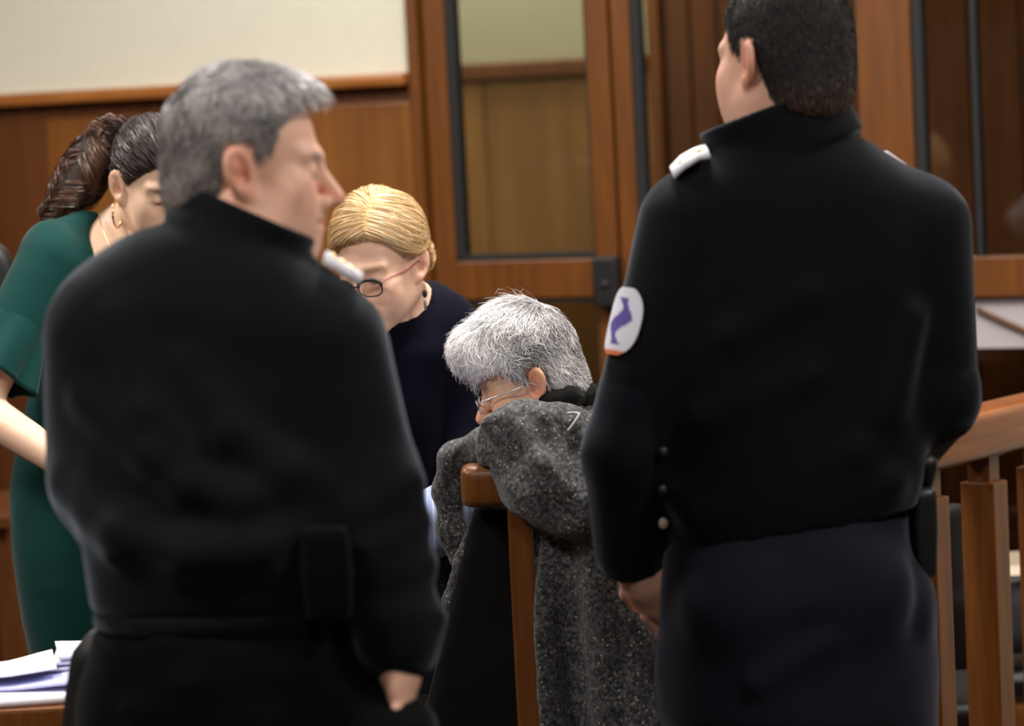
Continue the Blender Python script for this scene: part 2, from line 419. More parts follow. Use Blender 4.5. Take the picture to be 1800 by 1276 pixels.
# ------------------------------------------------------------------ heads, hands
def rot_frame(fwd, tilt=0.0):
    """columns: head right, forward, up; tilt = lean of the head to its right (radians)"""
    f = np.asarray(fwd, float); f /= np.linalg.norm(f); r = np.cross(f, EZ); r /= np.linalg.norm(r); u = np.cross(r, f)
    r2 = r * math.cos(tilt) - u * math.sin(tilt); u2 = u * math.cos(tilt) + r * math.sin(tilt)
    return np.stack([r2, f, u2], 1)
def head_sdf(q, o):
    q = q.copy(); q[..., 0] = np.abs(q[..., 0]); wd = o.get('wide', 1.0); q[..., 0] /= wd
    bk = o.get('back', .098); d = d_ell(q, (0, .082 - bk, .036), (.075, bk, .084))
    d = smin(d, d_ell(q, (0, .028, -.026), (.061, .062, .085)), .03)
    d = smin(d, d_cap(q, (.046, 0, -.058), (.012, .072, -.098), .024, .018), .03)
    d = smin(d, d_ell(q, (0, .079, -.1), (.018, .016, .016)), .02)
    if o.get('heavy'): d = smin(d, d_ell(q, (0, .035, -.103), (.05, .045, .024)), .03); d = smin(d, d_ell(q, (.04, .04, -.068), (.028, .034, .038)), .02)
    d = smin(d, d_ell(q, (.042, .057, -.026), (.024, .026, .028)), .02)
    d = smin(d, d_ell(q, (.036, .056, -.053), (.023, .027, .030)), .022)
    d = smin(d, d_cap(q, (0, .086, .016), (.045, .068, .018), .0115, .010), .014)
    d = smax(d, -d_ell(q, (.033, .101, -.003), (.019, .019, .0125)), .012)
    d = smin(d, d_ell(q, (.032, .0735, -.004), (.0155, .0145, .0145)), .004)
    d = smax(d, -d_cap(q, (.021, .0905, -.008), (.044, .083, -.0085), .0012), .002)
    ns = o.get('nose', 1.0)
    d = smin(d, d_cap(q, (0, .086, .006), (0, .088 + .026 * ns, -.036), .0085, .0115), .012)
    d = smin(d, d_ell(q, (.0125, .098, -.042), (.0095, .012, .009)), .007)
    d = smax(d, -d_ell(q, (.007, .106, -.051), (.0045, .006, .004)), .003)
    d = smin(d, d_ell(q, (0, .075, -.066), (.032, .024, .026)), .02)
    d = smin(d, d_cap(q, (0, .0975, -.0635), (.022, .086, -.067), .006, .0035), .005)
    d = smin(d, d_cap(q, (0, .096, -.076), (.019, .086, -.0735), .0068, .004), .005)
    d = smax(d, -d_cap(q, (0, .106, -.0695), (.026, .09, -.0695), .003), .003)
    e = q - np.array([.079, -.014, -.006]); e2 = e.copy()
    e2[..., 0] = e[..., 0] + .45 * e[..., 1]; e2[..., 1] = e[..., 1] * .98 + .2 * e[..., 2]
    de = d_ell(e2, (0, 0, 0), (.0095, .0195, .032)); de = smin(de, d_ell(e2, (0, .007, -.026), (.008, .010, .011)), .006)
    de = smax(de, -d_ell(e2, (.0085, .002, .001), (.0085, .0130, .0215)), .0025)
    de = smin(de, d_ell(e2, (.002, -.003, .003), (.0055, .0045, .016)), .004)
    de = smax(de, -d_ell(e2, (.007, .004, -.008), (.012, .008, .010)), .003)
    d = smin(d, de, .005)
    return d
def head_prim(H):
    c, R, s_, o = H['c'], H['R'], H['s'], H['o']
    return Prim(lambda q: head_sdf((q - c) @ R / s_, o) * s_, c - .150 * s_ , c + .150 * s_)
def hl(H, p): return H['c'] + (np.asarray(p, float) * H['s']) @ H['R'].T
def to_l(H, V): return (V - H['c']) @ H['R'] / H['s']
def gauss(v, c, r): return np.exp(-(((v - np.asarray(c)) / np.asarray(r)) ** 2).sum(1))
def skin_col(V, H, base, ruddy=.35, stubble=0.0, lip=.7, brow=None, stubc=(.30, .22, .19)):
    q = to_l(H, V); q[:, 0] = np.abs(q[:, 0]); base = np.array(base)
    C = np.tile(base, (len(V), 1)); red = base * np.array([1.0, .62, .55]); blush = base * np.array([1.02, .78, .74])
    def mixc(wt, col): C[:] = C * (1 - wt[:, None]) + np.asarray(col) * wt[:, None]
    mixc(ruddy * gauss(q, (.045, .07, -.03), (.025, .04, .025)), blush)
    mixc(ruddy * 1.3 * gauss(q, (0, .115, -.036), (.016, .02, .016)), red)
    mixc(np.clip(ruddy * 2.0, 0, .85) * gauss(q, (.083, -.016, -.006), (.012, .026, .04)), red)
    if stubble: mixc(stubble * np.clip(gauss(q, (.02, .06, -.09), (.06, .06, .04)), 0, 1), stubc)
    mixc(lip * gauss(q, (0, .098, -.0695), (.02, .014, .0085)), base * np.array([.95, .42, .40]))
    mixc(.55 * gauss(q, (.033, .085, -.006), (.014, .02, .006)), base * np.array([.7, .45, .38]))
    if brow is not None: mixc(.8 * np.clip(1.3 * gauss(q, (.033, .09, .017), (.02, .03, .0055)), 0, 1), brow)
    mixc(.95 * np.clip(1.4 * gauss(q, (.032, .089, -.0085), (.013, .008, .0022)), 0, 1), (.02, .012, .01))
    n = vnoise(V * 60); C *= (1 + .06 * n)[:, None]
    return np.clip(C, 0, 1)
def hand_prims(wrist, dirv, palm_n, side, curl=.5, s=1.0):
    """palm + five fingers; dirv = wrist to knuckles, palm_n = out of the palm, side = +1 thumb towards dir x palm"""
    wrist = np.asarray(wrist, float); f = np.asarray(dirv, float); f = f / np.linalg.norm(f)
    n = np.asarray(palm_n, float); n = n - f * (n @ f); n /= np.linalg.norm(n); t = np.cross(f, n) * side
    pr = []
    def L(a, b, c): return wrist + s * (f * a + t * b + n * c)
    pr.append((cap(L(-.02, 0, 0), L(.03, 0, 0), .027 * s, .03 * s), .02))
    pr.append((ell(L(.052, 0, 0), (.043 * s, .04 * s, .017 * s), np.stack([f, t, n], 1)), .02))
    for b, ln, r in ((.030, .92, .0092), (.010, 1.0, .0095), (-.011, .94, .009), (-.031, .76, .008)):
        p0 = L(.082, b, 0); a = 0; pts = [p0]
        for i, seg in enumerate((.042, .027, .022)):
            a += curl * (.6 if i == 0 else 1.0); d_ = f * math.cos(a) + n * math.sin(a) + t * b * 1.2
            pts.append(pts[-1] + s * ln * seg * d_)
        for i in range(3): pr.append((cap(pts[i], pts[i + 1], s * r * (1 - .07 * i), s * r * (.93 - .07 * i)), .005))
    p0 = L(.022, .026, .006); p1 = p0 + s * .04 * (f * .66 + t * .62 + n * .38); p2 = p1 + s * .03 * (f * .86 + t * .22 + n * .45); p3 = p2 + s * .022 * (f * .9 + n * .45)
    pr += [(cap(p0, p1, .0145 * s, .0115 * s), .014), (cap(p1, p2, .0115 * s, .0105 * s), .006), (cap(p2, p3, .0105 * s, .0085 * s), .005)]
    return pr
def strands(name, H, roots, nrm, direct, length, width, col, parent, nseg=5, lift=.25, jit=.25, surf=None, curlamp=0, mat=None, grav=0, tip=0.0):
    """hair as thin ribbons combed over the head; roots in head space, direct(q) gives the comb direction"""
    n = len(roots); p = roots.copy(); path = [p.copy()]; N0 = nrm
    J = RNG.normal(0, jit, (n, 3)); ph = RNG.random(n) * 6.28
    for i in range(nseg):
        t = (i + .5) / nseg
        d = direct(p) + J * (.4 + .6 * t)
        N = N0 if surf is None else surf(p)
        d = d - N * (d * N).sum(1)[:, None]; d /= np.linalg.norm(d, axis=1)[:, None] + 1e-9
        lf = lift * (1 - t * .9) if np.isscalar(lift) else (lift * (1 - t * .9))[:, None]
        d = d + N * (lf + tip * t)
        if curlamp: d = d + np.cross(d, N) * (curlamp * np.sin(ph + t * 5))[:, None]
        d[:, 2] -= grav * t
        d /= np.linalg.norm(d, axis=1)[:, None] + 1e-9
        p = p + d * (length / nseg)[:, None]; path.append(p.copy())
    path = np.stack(path, 1); return ribbons(name, H, path, nrm, width, col, parent, mat)
def ribbons(name, H, path, nrm, width, col, parent, mat=None):
    n, k = path.shape[:2]
    T = np.gradient(path, axis=1); S = np.cross(T, nrm[:, None] + RNG.normal(0, .45, (n, 1, 3))); S /= np.linalg.norm(S, axis=2)[:, :, None] + 1e-9
    wv = (np.linspace(1, .25, k) ** .7)[None, :, None] * (width if np.isscalar(width) else width[:, None, None])
    A = path - S * wv / 2; B = path + S * wv / 2
    V = np.stack([A, B], 2).reshape(-1, 3)
    base = (np.arange(n) * 2 * k)[:, None] + (np.arange(k - 1) * 2)[None]
    F = np.stack([base, base + 1, base + 3, base + 2], -1).reshape(-1, 4)
    if H is not None: V = hl(H, V)
    return put(name, V, F, mat or HAIRM, parent, True, np.repeat(col, 2 * k, 0))
def sample(V, F, n):
    F = np.asarray(F); T = np.concatenate([F[:, [0, 1, 2]], F[:, [0, 2, 3]]]); a, b, c = V[T[:, 0]], V[T[:, 1]], V[T[:, 2]]
    ar = np.linalg.norm(np.cross(b - a, c - a), axis=1); i = RNG.choice(len(T), n, p=ar / ar.sum())
    u, v = RNG.random(n), RNG.random(n); fl = u + v > 1; u[fl] = 1 - u[fl]; v[fl] = 1 - v[fl]
    Nn = np.cross(b[i] - a[i], c[i] - a[i]); Nn /= np.linalg.norm(Nn, axis=1)[:, None] + 1e-12
    return a[i] + (b[i] - a[i]) * u[:, None] + (c[i] - a[i]) * v[:, None], Nn
def hair_cap(H, fn, h=.004, box_=.19):
    """hair mass in head space (fn = distance in head space); returns local V, F"""
    F = Field((-box_,) * 3, (box_,) * 3, h); F.add(Prim(fn, (-box_,) * 3, (box_,) * 3), .001); return F.mesh(2)
def mixcol(n, cols, weights=None, jitter=.12):
    i = RNG.choice(len(cols), n, p=weights); c = np.asarray(cols)[i]; return np.clip(c * (1 + RNG.normal(0, jitter, (n, 1))), 0, 1)
def grad_fn(fn):
    def g(p):
        e = .004; d = np.stack([fn(p + e * v) - fn(p - e * v) for v in np.eye(3)], 1); return d / (np.linalg.norm(d, axis=1)[:, None] + 1e-9)
    return g
def eyes(H, parent, yy=.0755):
    for sx in (-1, 1):
        V, F = sphere_mesh(hl(H, (sx * .032, yy, -.006)), .0128 * H['s'], 18, 12, H['R']); q = to_l(H, V)
        dist = np.hypot(q[:, 0] - sx * .032, q[:, 2] + .008); C = np.tile((.75, .72, .68), (len(V), 1)); C[(dist < .006) & (q[:, 1] > .075)] = (.05, .03, .02)
        put('eye', V, F, HAIRB, parent, True, C)
def person(label, base, group=None): return empty('person', base, label, 'person', group)
def build(parent, name, prims, mat, coarse, fine=(), h=.003, subs=(), cuts=(), smooth=2, post=None, col=None):
    lo = np.min([p.lo for p, _ in prims], 0) - .03; hi = np.max([p.hi for p, _ in prims], 0) + .03
    Fd = Field(lo, hi, coarse, fine, h)
    for p, k in prims: Fd.add(p, k)
    for p, k in subs: Fd.sub(p, k)
    for c in cuts: Fd.cut(c)
    V, F = Fd.mesh(smooth)
    if post: V = post(V, F)
    return put(name, V, F, mat, parent, True, col(V) if col else None), V, F
def hbox(H): return (H['c'] - .125 * H['s'], H['c'] + .125 * H['s'])
def pbox(c, r): return (np.asarray(c) - r, np.asarray(c) + r)
def surf(prim, px, py, d0, inset=0.0):
    ds = np.linspace(d0 - .35, d0 + .35, 141); q = np.array([P(px, py, x) for x in ds]); f_ = prim.f(q); i = np.argmax(f_ < 0) if (f_ < 0).any() else np.argmin(f_)
    return P(px, py, ds[i] + inset)
def on_top(V, pts, off=.002):
    out = []
    for p in pts:
        dd = np.hypot(V[:, 0] - p[0], V[:, 1] - p[1]); mk = dd < max(.012, dd.min() + .002); out.append((p[0], p[1], V[mk, 2].max() + off))
    return np.array(out)
def ribbon_strip(pts, wvec, thick, nvec):
    """strap: rectangular section swept along pts"""
    pts = np.asarray(pts, float); n = len(pts); w_ = np.asarray(wvec, float) / 2; t_ = np.broadcast_to(np.asarray(nvec, float) * thick, (n, 3)); V = []
    for p, tt in zip(pts, t_): V += [p - w_, p + w_, p + w_ + tt, p - w_ + tt]
    F = [(0, 1, 2, 3), (4 * n - 1, 4 * n - 2, 4 * n - 3, 4 * n - 4)]
    for i in range(n - 1):
        for j in range(4): F.append((4 * i + j, 4 * i + 4 + j, 4 * i + 4 + (j + 1) % 4, 4 * i + (j + 1) % 4))
    return np.array(V), np.array(F)
def snap(V, F, pts, off=.0):
    """move points to the nearest surface vertex seen from the camera (for sewn-on pieces)"""
    out = []
    for p in pts:
        r = p - CAM; r /= np.linalg.norm(r); q = V - CAM; t = q @ r; dd = np.linalg.norm(q - t[:, None] * r, axis=1)
        mk = dd < .012
        if not mk.any(): mk = dd < dd.min() + .004
        i = np.where(mk)[0][np.argmin(t[mk])]; out.append(CAM + r * (t[i] - off))
    return np.array(out)

# ================================================================== THE ROOM
WA = np.array([P(0, 183, 8.05)[0], P(0, 183, 8.05)[1], 0]); WB = np.array([P(1800, 183, 6.95)[0], P(1800, 183, 6.95)[1], 0])
WU = (WB - WA) / np.linalg.norm(WB - WA); WN = np.array([WU[1], -WU[0], 0])      # along the back wall, and out of it towards the room
if WN[1] > 0: WN = -WN
def W(px, py, n=0.0):
    """camera ray met with the plane lying n in front of the back wall -> (u, z)"""
    r = FWD + (px - 900) / FPX * RT - (py - 638) / FPX * UP
    t = ((WA + WN * n - CAM) @ WN) / (r @ WN); p = CAM + t * r
    return (p - WA) @ WU, p[2]
def wu(px, py=60, n=0.0): return W(px, py, n)[0]
def wbox(name, u0, u1, z0, z1, n0, n1, mat, parent=None, bev=.004): return box(name, WA, WU, WN, EZ, (u0, n0, z0), (u1, n1, z1), mat, parent, bev)
def struct(o): o['kind'] = 'structure'; return o

struct(abox('floor', (-4.6, -3, -.08), (4.6, 11.5, 0), FLOORM, None, 0))
struct(abox('ceiling', (-4.6, -3, CEIL), (4.6, 11.5, CEIL + .08), CEILM, None, 0))
struct(abox('wall_left', (-4.5, -3, 0), (-4.4, 11.5, CEIL), WOODB, None, 0))
struct(abox('wall_right', (4.4, -3, 0), (4.5, 11.5, CEIL), WOODB, None, 0))
struct(abox('wall_front', (-4.5, -3, 0), (4.5, -2.9, CEIL), WOODB, None, 0))
UJ = wu(722)                       # where plaster wall ends and the glazed partition begins
ZR = W(360, 146, .045)[1]          # top of dado rail
wall = struct(wbox('wall_back', -3.6, UJ, 0, CEIL, -.12, 0, PLASTER, None, 0))
pan_edges = [wu(-1150, 220), wu(-760, 220), wu(-330, 220), wu(87, 240), wu(470, 240), UJ]
for i in range(5):
    wbox('wainscot_panel', pan_edges[i] + .002, pan_edges[i + 1] - .002, .12, ZR - .075, .001, .02, WOODD if i in (2, 0) else WOODP, wall, .003)
tr = struct(wbox('trim_1', -3.5, UJ - .002, ZR - .034, ZR, .0, .055, TRIMW, None, .010)); tr.name = 'trim_1'
struct(wbox('trim_2', -3.5, UJ - .002, ZR - .075, ZR - .034, .0, .012, WOODB, None, .003))
struct(wbox('baseboard_back', -3.5, UJ - .002, 0, .12, .0, .025, WOODB))

# glazed partition: frame post, two door leaves, fixed light
ZT = 2.25
def ww(px): return wu(px, 20)
u_post = (UJ, ww(738)); L1 = (ww(740), ww(1066)); L2 = (ww(1072), ww(1598)); FX = (ww(1600), ww(2160))
ZB, ZA = W(920, 525)[1], W(920, 457)[1]
struct(wbox('trim_3', u_post[0], u_post[1], 0, ZT + .1, -.08, .03, WOODF))
struct(wbox('trim_4', UJ, FX[1], ZT, ZT + .1, -.08, .03, WOODF))
struct(wbox('wall_above_doors', UJ, FX[1] + 1.5, ZT + .1, CEIL, -.12, 0, PLASTER, None, 0))
struct(wbox('wall_beside_doors', FX[1], FX[1] + 1.5, 0, ZT + .1, -.12, 0, PLASTER, None, 0))
def leaf(name, u0, u1, sl, sr, label):
    e = empty(name, WA + WU * (u0 + u1) / 2, label, 'door', None, 'structure')
    wbox('stile', u0, u0 + sl, .01, ZT - .005, -.055, 0, WOODF, e); wbox('stile', u1 - sr, u1, .01, ZT - .005, -.055, 0, WOODF, e)
    a, b = u0 + sl, u1 - sr
    wbox('bottom_rail', a, b, .01, .2, -.055, 0, WOODF, e); wbox('middle_rail', a, b, ZB, ZA, -.055, 0, WOODF, e); wbox('top_rail', a, b, ZT - .12, ZT - .005, -.055, 0, WOODF, e)
    for z0, z1 in ((.2, ZB), (ZA, ZT - .12)):
        p = wbox('pane', a + .005, b - .005, z0 + .002, z1 - .002, -.034, -.026, GLASSD if z0 < .5 else GLASS, e, 0)
        for nm, bb in (('gasket', (a, a + .024, z0, z1)), ('gasket', (b - .006, b, z0, z1)), ('gasket', (a, b, z0, z0 + .016)), ('gasket', (a, b, z1 - .012, z1))):
            wbox(nm, bb[0], bb[1], bb[2], bb[3], -.045, -.006, RUBBER, p, .002)
    return e
d1 = leaf('door_1', L1[0], L1[1], ww(779) - L1[0], L1[1] - ww(1026), 'glazed wooden door leaf with dark lock box at its edge')
lk = wbox('lock_box', W(1042, 495, .04)[0], W(1086, 495, .04)[0], W(1063, 540, .04)[1], W(1063, 451, .04)[1], .001, .045, BLACKP, d1, .008)
V, F = sphere_mesh(WA + WU * W(1064, 500, .045)[0] + WN * .046 + EZ * W(1064, 500, .045)[1], (.010, .006, .010), 16, 8); put('key_cylinder', V, F, BLACKP, lk)
d2 = leaf('door_2', L2[0], L2[1], ww(1104) - L2[0], L2[1] - ww(1503), 'glazed wooden door leaf behind the officer on the right')
e = empty('window_1', WA + WU * (FX[0] + FX[1]) / 2, 'fixed glazed panel of dark glass beside the doors', 'window', None, 'structure')
wbox('middle_rail', FX[0], FX[1], W(1760, 522)[1], W(1760, 450)[1], -.055, 0, WOODF, e)
wbox('bottom_rail', FX[0], FX[1], .01, .2, -.055, 0, WOODF, e); wbox('top_rail', FX[0], FX[1], ZT - .12, ZT - .005, -.055, 0, WOODF, e)
wbox('stile', FX[1] - .08, FX[1], .2, ZT - .12, -.055, 0, WOODF, e)
wbox('mullion', ww(1702), ww(1702) + .014, W(1760, 450)[1], ZT - .12, -.05, -.004, RUBBER, e, .002)
wbox('gasket', FX[0], FX[0] + .024, .2, ZT - .12, -.05, -.004, RUBBER, e, .002)
wbox('pane', FX[0] + .02, FX[1] - .08, .2, W(1760, 522)[1], -.034, -.026, GLASSD, e, 0)
wbox('pane', FX[0] + .02, ww(1702), W(1760, 450)[1], ZT - .12, -.034, -.026, GLASS, e, 0)
wbox('pane', ww(1702) + .014, FX[1] - .08, W(1760, 450)[1], ZT - .12, -.034, -.026, GLASS, e, 0)
# lobby behind the glass
NB = -1.15
UW = wu(1143, 40, NB)
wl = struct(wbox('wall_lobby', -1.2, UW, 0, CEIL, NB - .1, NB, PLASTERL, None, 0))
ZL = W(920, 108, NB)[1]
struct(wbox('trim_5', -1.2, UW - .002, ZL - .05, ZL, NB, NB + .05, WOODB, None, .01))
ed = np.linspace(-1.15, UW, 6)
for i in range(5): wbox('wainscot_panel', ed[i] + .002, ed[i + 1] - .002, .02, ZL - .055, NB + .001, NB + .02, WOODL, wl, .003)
struct(wbox('trim_6', UW, wu(1166, 40, NB), 0, CEIL, NB - .08, NB + .04, WOOD))
wr = struct(wbox('wall_lobby_panelled', wu(1166, 40, NB), 4.6, 0, CEIL, NB - .1, NB, WOODB, None, 0))
u = wu(1168, 40, NB)
while u < 4.3:
    wdt = .085 if u < wu(1230, 40, NB) else .145
    wbox('board', u, u + wdt - .006, .02, CEIL - .02, NB + .001, NB + .018, WOODB, wr, .004); u += wdt
struct(box('wall_lobby_side', WA, WU, WN, EZ, (UJ - 1.0, NB, 0), (UJ - .9, -.12, CEIL), PLASTER, None, 0))
# pale sheet and brown strip put in for a reflection on the lower glass
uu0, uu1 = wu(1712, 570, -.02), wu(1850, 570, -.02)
sh_ = wbox('pale_reflection', uu0, uu1, W(1760, 612, -.02)[1], W(1760, 524, -.02)[1], -.0255, -.022, REFLW, None, .001); tagp(sh_, 'pale sheet standing in for a reflection in the lower dark glass at far right', 'reflection')
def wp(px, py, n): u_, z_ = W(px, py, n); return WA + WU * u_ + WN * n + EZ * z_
V, F = tube([wp(1716, 543, -.014), wp(1765, 566, -.014), wp(1838, 597, -.014)], .007, 8); tagp(put('reflection_line', V, F, WOODB), 'thin brown strip standing in for the slanting dark line of the reflection', 'stick')

# ceiling lamps
LAMP_AT = ['over the open floor left of the officers', 'over the open floor right of the officers', 'above the woman in green', 'above the seated person', 'above the balustrade', 'nearest the camera', 'closest to the cream wall', 'added to brighten the lobby behind the door', 'added to brighten the lobby behind the fixed glass panel']
for (lx, ly, pw), wh in zip(LAMPS, LAMP_AT):
    t = empty('ceiling_lamp', (lx, ly, CEIL - .07), 'square white ceiling lamp panel ' + wh, 'lamp', 'ceiling lamp panels')
    abox('housing', (lx - .32, ly - .32, CEIL - .045), (lx + .32, ly + .32, CEIL - .001), CEILM, t); abox('diffuser', (lx - .3, ly - .3, CEIL - .06), (lx + .3, ly + .3, CEIL - .046), LAMPM, t)

# ------------------------------------------------------------------ balustrade on the right
A = P(1668, 800, 5.62); B = P(1800, 755, 5.86)
zt = (P(1690, 718, 5.65)[2] + P(1800, 700, 5.86)[2]) / 2
A0 = np.array([A[0], A[1], 0]); BD = np.array([B[0] - A[0], B[1] - A[1], 0]); BD /= np.linalg.norm(BD); BN = np.array([BD[1], -BD[0], 0])
bl = empty('balustrade', A0, 'polished orange wooden balustrade with square posts behind the right officer', 'balustrade')
bm = hexa([A0 + BD * x + BN * y + EZ * z for z in (zt - .095, zt) for (x, y) in ((-.5, -.05), (.56, -.05), (.56, .05), (-.5, .05))], .026, 4)
bmput('handrail', bm, WOODR, bl, True)
box('bottom_rail', A0, BD, BN, EZ, (-.5, -.04, .05), (.56, .04, .13), WOOD, bl)
def along(px, py):
    r = FWD + (px - 900) / FPX * RT - (py - 638) / FPX * UP; t = ((A0 - CAM) @ BN) / (r @ BN); return (CAM + t * r - A0) @ BD
s1 = along(1731, 900); sp = along(1829, 900) - s1
zn = P(1730, 846, 5.72)[2]
for k in range(-4, 7):
    c = s1 + k * sp
    if c > .54 or c < -.48: continue
    b = box('baluster', A0, BD, BN, EZ, (c - .030, -.036, .125), (c + .030, .036, zn), WOOD, bl, .004)
    box('neck', A0, BD, BN, EZ, (c - .021, -.024, zn - .002), (c + .021, .024, zt - .09), WOOD, b, .003)

# black chairs and box behind the balustrade
def padded_chair(loc, rz, w_, zseat, ztop, label, group, arms=False):
    loc = np.array([loc[0], loc[1], 0.0]); e = empty('padded_chair', loc, label, 'chair', group)
    c, s_ = math.cos(rz), math.sin(rz); ax = np.array([c, s_, 0]); ay = np.array([-s_, c, 0]); R = np.stack([ax, ay, EZ], 1)
    h2 = w_ / 2
    back = loft([(zseat + .06, 0, 0, h2 * .82, .028), (zseat + .2, 0, 0, h2, .034), (ztop - .16, 0, .01, h2, .034), (ztop - .05, 0, .02, h2 * .86, .03), (ztop, 0, .025, h2 * .5, .02)], 0, 3.2, loc + ay * -.22, R, .02)
    build(e, 'backrest', [(back, .01)], LEATHER, .012, post=lambda V, F: folds(V, F, .002, (9, 9, 9)))
    seat = loft([(zseat - .07, 0, 0, h2 * .95, .22), (zseat - .03, 0, 0, h2, .24), (zseat, 0, 0, h2 * .93, .22)], 0, 4, loc, R, .02)
    build(e, 'seat', [(seat, .01)], LEATHER, .014)
    for sx in (-1, 1):
        for sy in (-1, 1):
            p0 = loc + ax * sx * h2 * .8 + ay * sy * .19; V, F = tube([p0 + EZ * (zseat - .05), p0 + EZ * .2, p0 + EZ * .001], .014, 8); put('leg', V, F, BLACKP, e)
        p0 = loc + ax * sx * h2 * .7 - ay * .22; V, F = tube([p0 + EZ * (zseat - .04), p0 + EZ * (zseat + .2)], .012, 8); put('back_post', V, F, BLACKP, e)
    return e
q = P(1748, 1100, 6.65); padded_chair((q[0], q[1] + .03), .1, .36, .42, P(1745, 1022, 6.46)[2], 'black padded chair with rounded back seen between the balusters', 'padded chairs'); q[1] += .07; qz = .421
q2 = P(1608, 920, 6.16); padded_chair((q2[0], q2[1]), .1, .28, .46, P(1655, 880, 6.0)[2], 'black padded chair with tall back just beside the right officer, behind the balustrade', 'padded chairs')
# cardboard box on the chair seat
cb = empty('cardboard_box', (q[0], q[1], qz), 'beige open cardboard box seen between the balusters', 'box')
bz = P(1748, 990, 6.66)[2]
for (lo, hi) in (((-.15, -.1), (.15, -.094)), ((-.15, .094), (.15, .1)), ((-.15, -.094), (-.144, .094)), ((.144, -.094), (.15, .094))):
    abox('side', (q[0] + lo[0], q[1] + lo[1], qz), (q[0] + hi[0], q[1] + hi[1], bz), CARD, cb, .001)
abox('bottom', (q[0] - .144, q[1] - .094, qz), (q[0] + .144, q[1] + .094, qz + .004), CARD, cb, 0)
box('flap', (q[0], q[1] - .1, bz), EX, np.array([0, -.8, -.6]), np.array([0, .6, -.8]), (-.15, 0, 0), (.15, .07, .003), CARD, cb, 0)

# ------------------------------------------------------------------ left: table with papers, chairs, desk
tz = P(50, 1215, 4.85)[2]
tx0, tx1 = P(-260, 1215, 4.85)[0], P(330, 1215, 4.85)[0]; ty0, ty1 = P(50, 1250, 4.70)[1], P(50, 1186, 5.0)[1]
tb = empty('courtroom_table', ((tx0 + tx1) / 2, (ty0 + ty1) / 2, 0), 'brown wooden table at lower left carrying white papers', 'table')
abox('table_top', (tx0, ty0, tz - .035), (tx1, ty1, tz), WOOD, tb, .006)
abox('front_panel', (tx0 + .03, ty0 + .14, .1), (tx1 - .03, ty0 + .16, tz - .036), WOODB, tb)
for xx in (tx0 + .05, tx1 - .05):
    for yy in (ty0 + .20, ty1 - .06): abox('leg', (xx - .03, yy - .03, 0), (xx + .03, yy + .03, tz - .036), WOODB, tb)
def sheet(name, c, w_, h_, rz, z, mat, label, bend=.01, group='papers on the table', thick=.003):
    n = 8; V = []; c_, s_ = math.cos(rz), math.sin(rz)
    for zz in (0, thick):
        for i in range(n + 1):
            for j in range(n + 1):
                x = (i / n - .5) * w_; y = (j / n - .5) * h_; bz_ = bend * (math.sin(i / n * 2.6 + rz * 9) ** 2) * (.4 + .6 * j / n)
                V.append((c[0] + x * c_ - y * s_, c[1] + x * s_ + y * c_, z + zz + bz_))
    F = []; m_ = (n + 1) ** 2
    for i in range(n):
        for j in range(n):
            a = i * (n + 1) + j; F += [(a, a + 1, a + n + 2, a + n + 1), (m_ + a, m_ + a + n + 1, m_ + a + n + 2, m_ + a + 1)]
    for i in range(n):
        for a, b in (((i * (n + 1)), ((i + 1) * (n + 1))), ((i + 1) * (n + 1) + n, i * (n + 1) + n), (i + 1, i), (n * (n + 1) + i, n * (n + 1) + i + 1)):
            F.append((a, b, m_ + b, m_ + a))
    o = put(name, V, F, mat, None, False); return tagp(o, label, 'paper', group)
pc = P(45, 1228, 4.80)
sheet('paper_stack', (pc[0] - .02, pc[1] + .01), .30, .19, .12, tz + .001, PAPER, 'flat white stack of papers nearest the table front', .002, thick=.012)
sheet('paper_sheet', (pc[0] - .01, pc[1] + .05), .26, .15, -.12, tz + .016, PAPERB, 'lilac-white sheet lying curled over the paper stack', .022)
sheet('paper_sheet', (pc[0] - .06, pc[1] + .06), .20, .13, .2, tz + .034, PAPER, 'white crumpled sheet on top of the papers at the left edge', .016)
# bundle of papers standing further back on the table, next to the officer
for k in range(6):
    a = P(112, 1178 - k * 9, 4.92)
    sheet('paper_bundle', (a[0] + .03 + .004 * (k % 2), a[1]), .09, .14, .1 * (k % 3), tz + .001 + k * .0095, PAPER, ['lowest', 'second lowest', 'third lowest', 'third highest', 'second highest', 'topmost'][k] + ' white folder of the small pile beside the left officer', .003, 'small pile of white folders', thick=.006)
# black chair between officer and table
q = P(268, 1150, 4.42); padded_chair((q[0], q[1] + .13), .05, .28, .46, P(150, 1082, 4.35)[2], 'black padded chair half hidden behind the left officer', 'padded chairs')
# black chair top at far left edge and dark desk
q = P(-128, 440, 6.0); qq = P(-105, 398, 6.0)
ch = empty('high_back_chair', (q[0] - .1, q[1] + .1, 0), 'black high-backed chair at the left edge behind the woman in green', 'chair')
R0 = np.eye(3)
build(ch, 'backrest', [(loft([(.55, 0, 0, .17, .04), (1.2, 0, .03, .20, .045), (qq[2] - .15, 0, .05, .27, .05), (qq[2] - .05, 0, .06, .26, .05), (qq[2] + .01, 0, .06, .15, .03)], 0, 3, np.array([q[0] - .1, q[1], 0]), R0, .03), .01)], LEATHER, .014)
build(ch, 'seat', [(loft([(.42, 0, 0, .25, .24), (.5, 0, 0, .26, .25), (.53, 0, 0, .22, .22)], 0, 4, np.array([q[0] - .1, q[1] + .22, 0]), R0, .02), .01)], LEATHER, .014)
V, F = tube([(q[0] - .1, q[1] + .22, .42), (q[0] - .1, q[1] + .22, .1)], .03, 10); put('pedestal', V, F, BLACKP, ch)
for k in range(5):
    a = k * 1.2566; V, F = tube([(q[0] - .1, q[1] + .22, .1), (q[0] - .1 + .26 * math.cos(a), q[1] + .22 + .26 * math.sin(a), .03)], [.022, .016], 8); put('base_arm', V, F, BLACKP, ch)
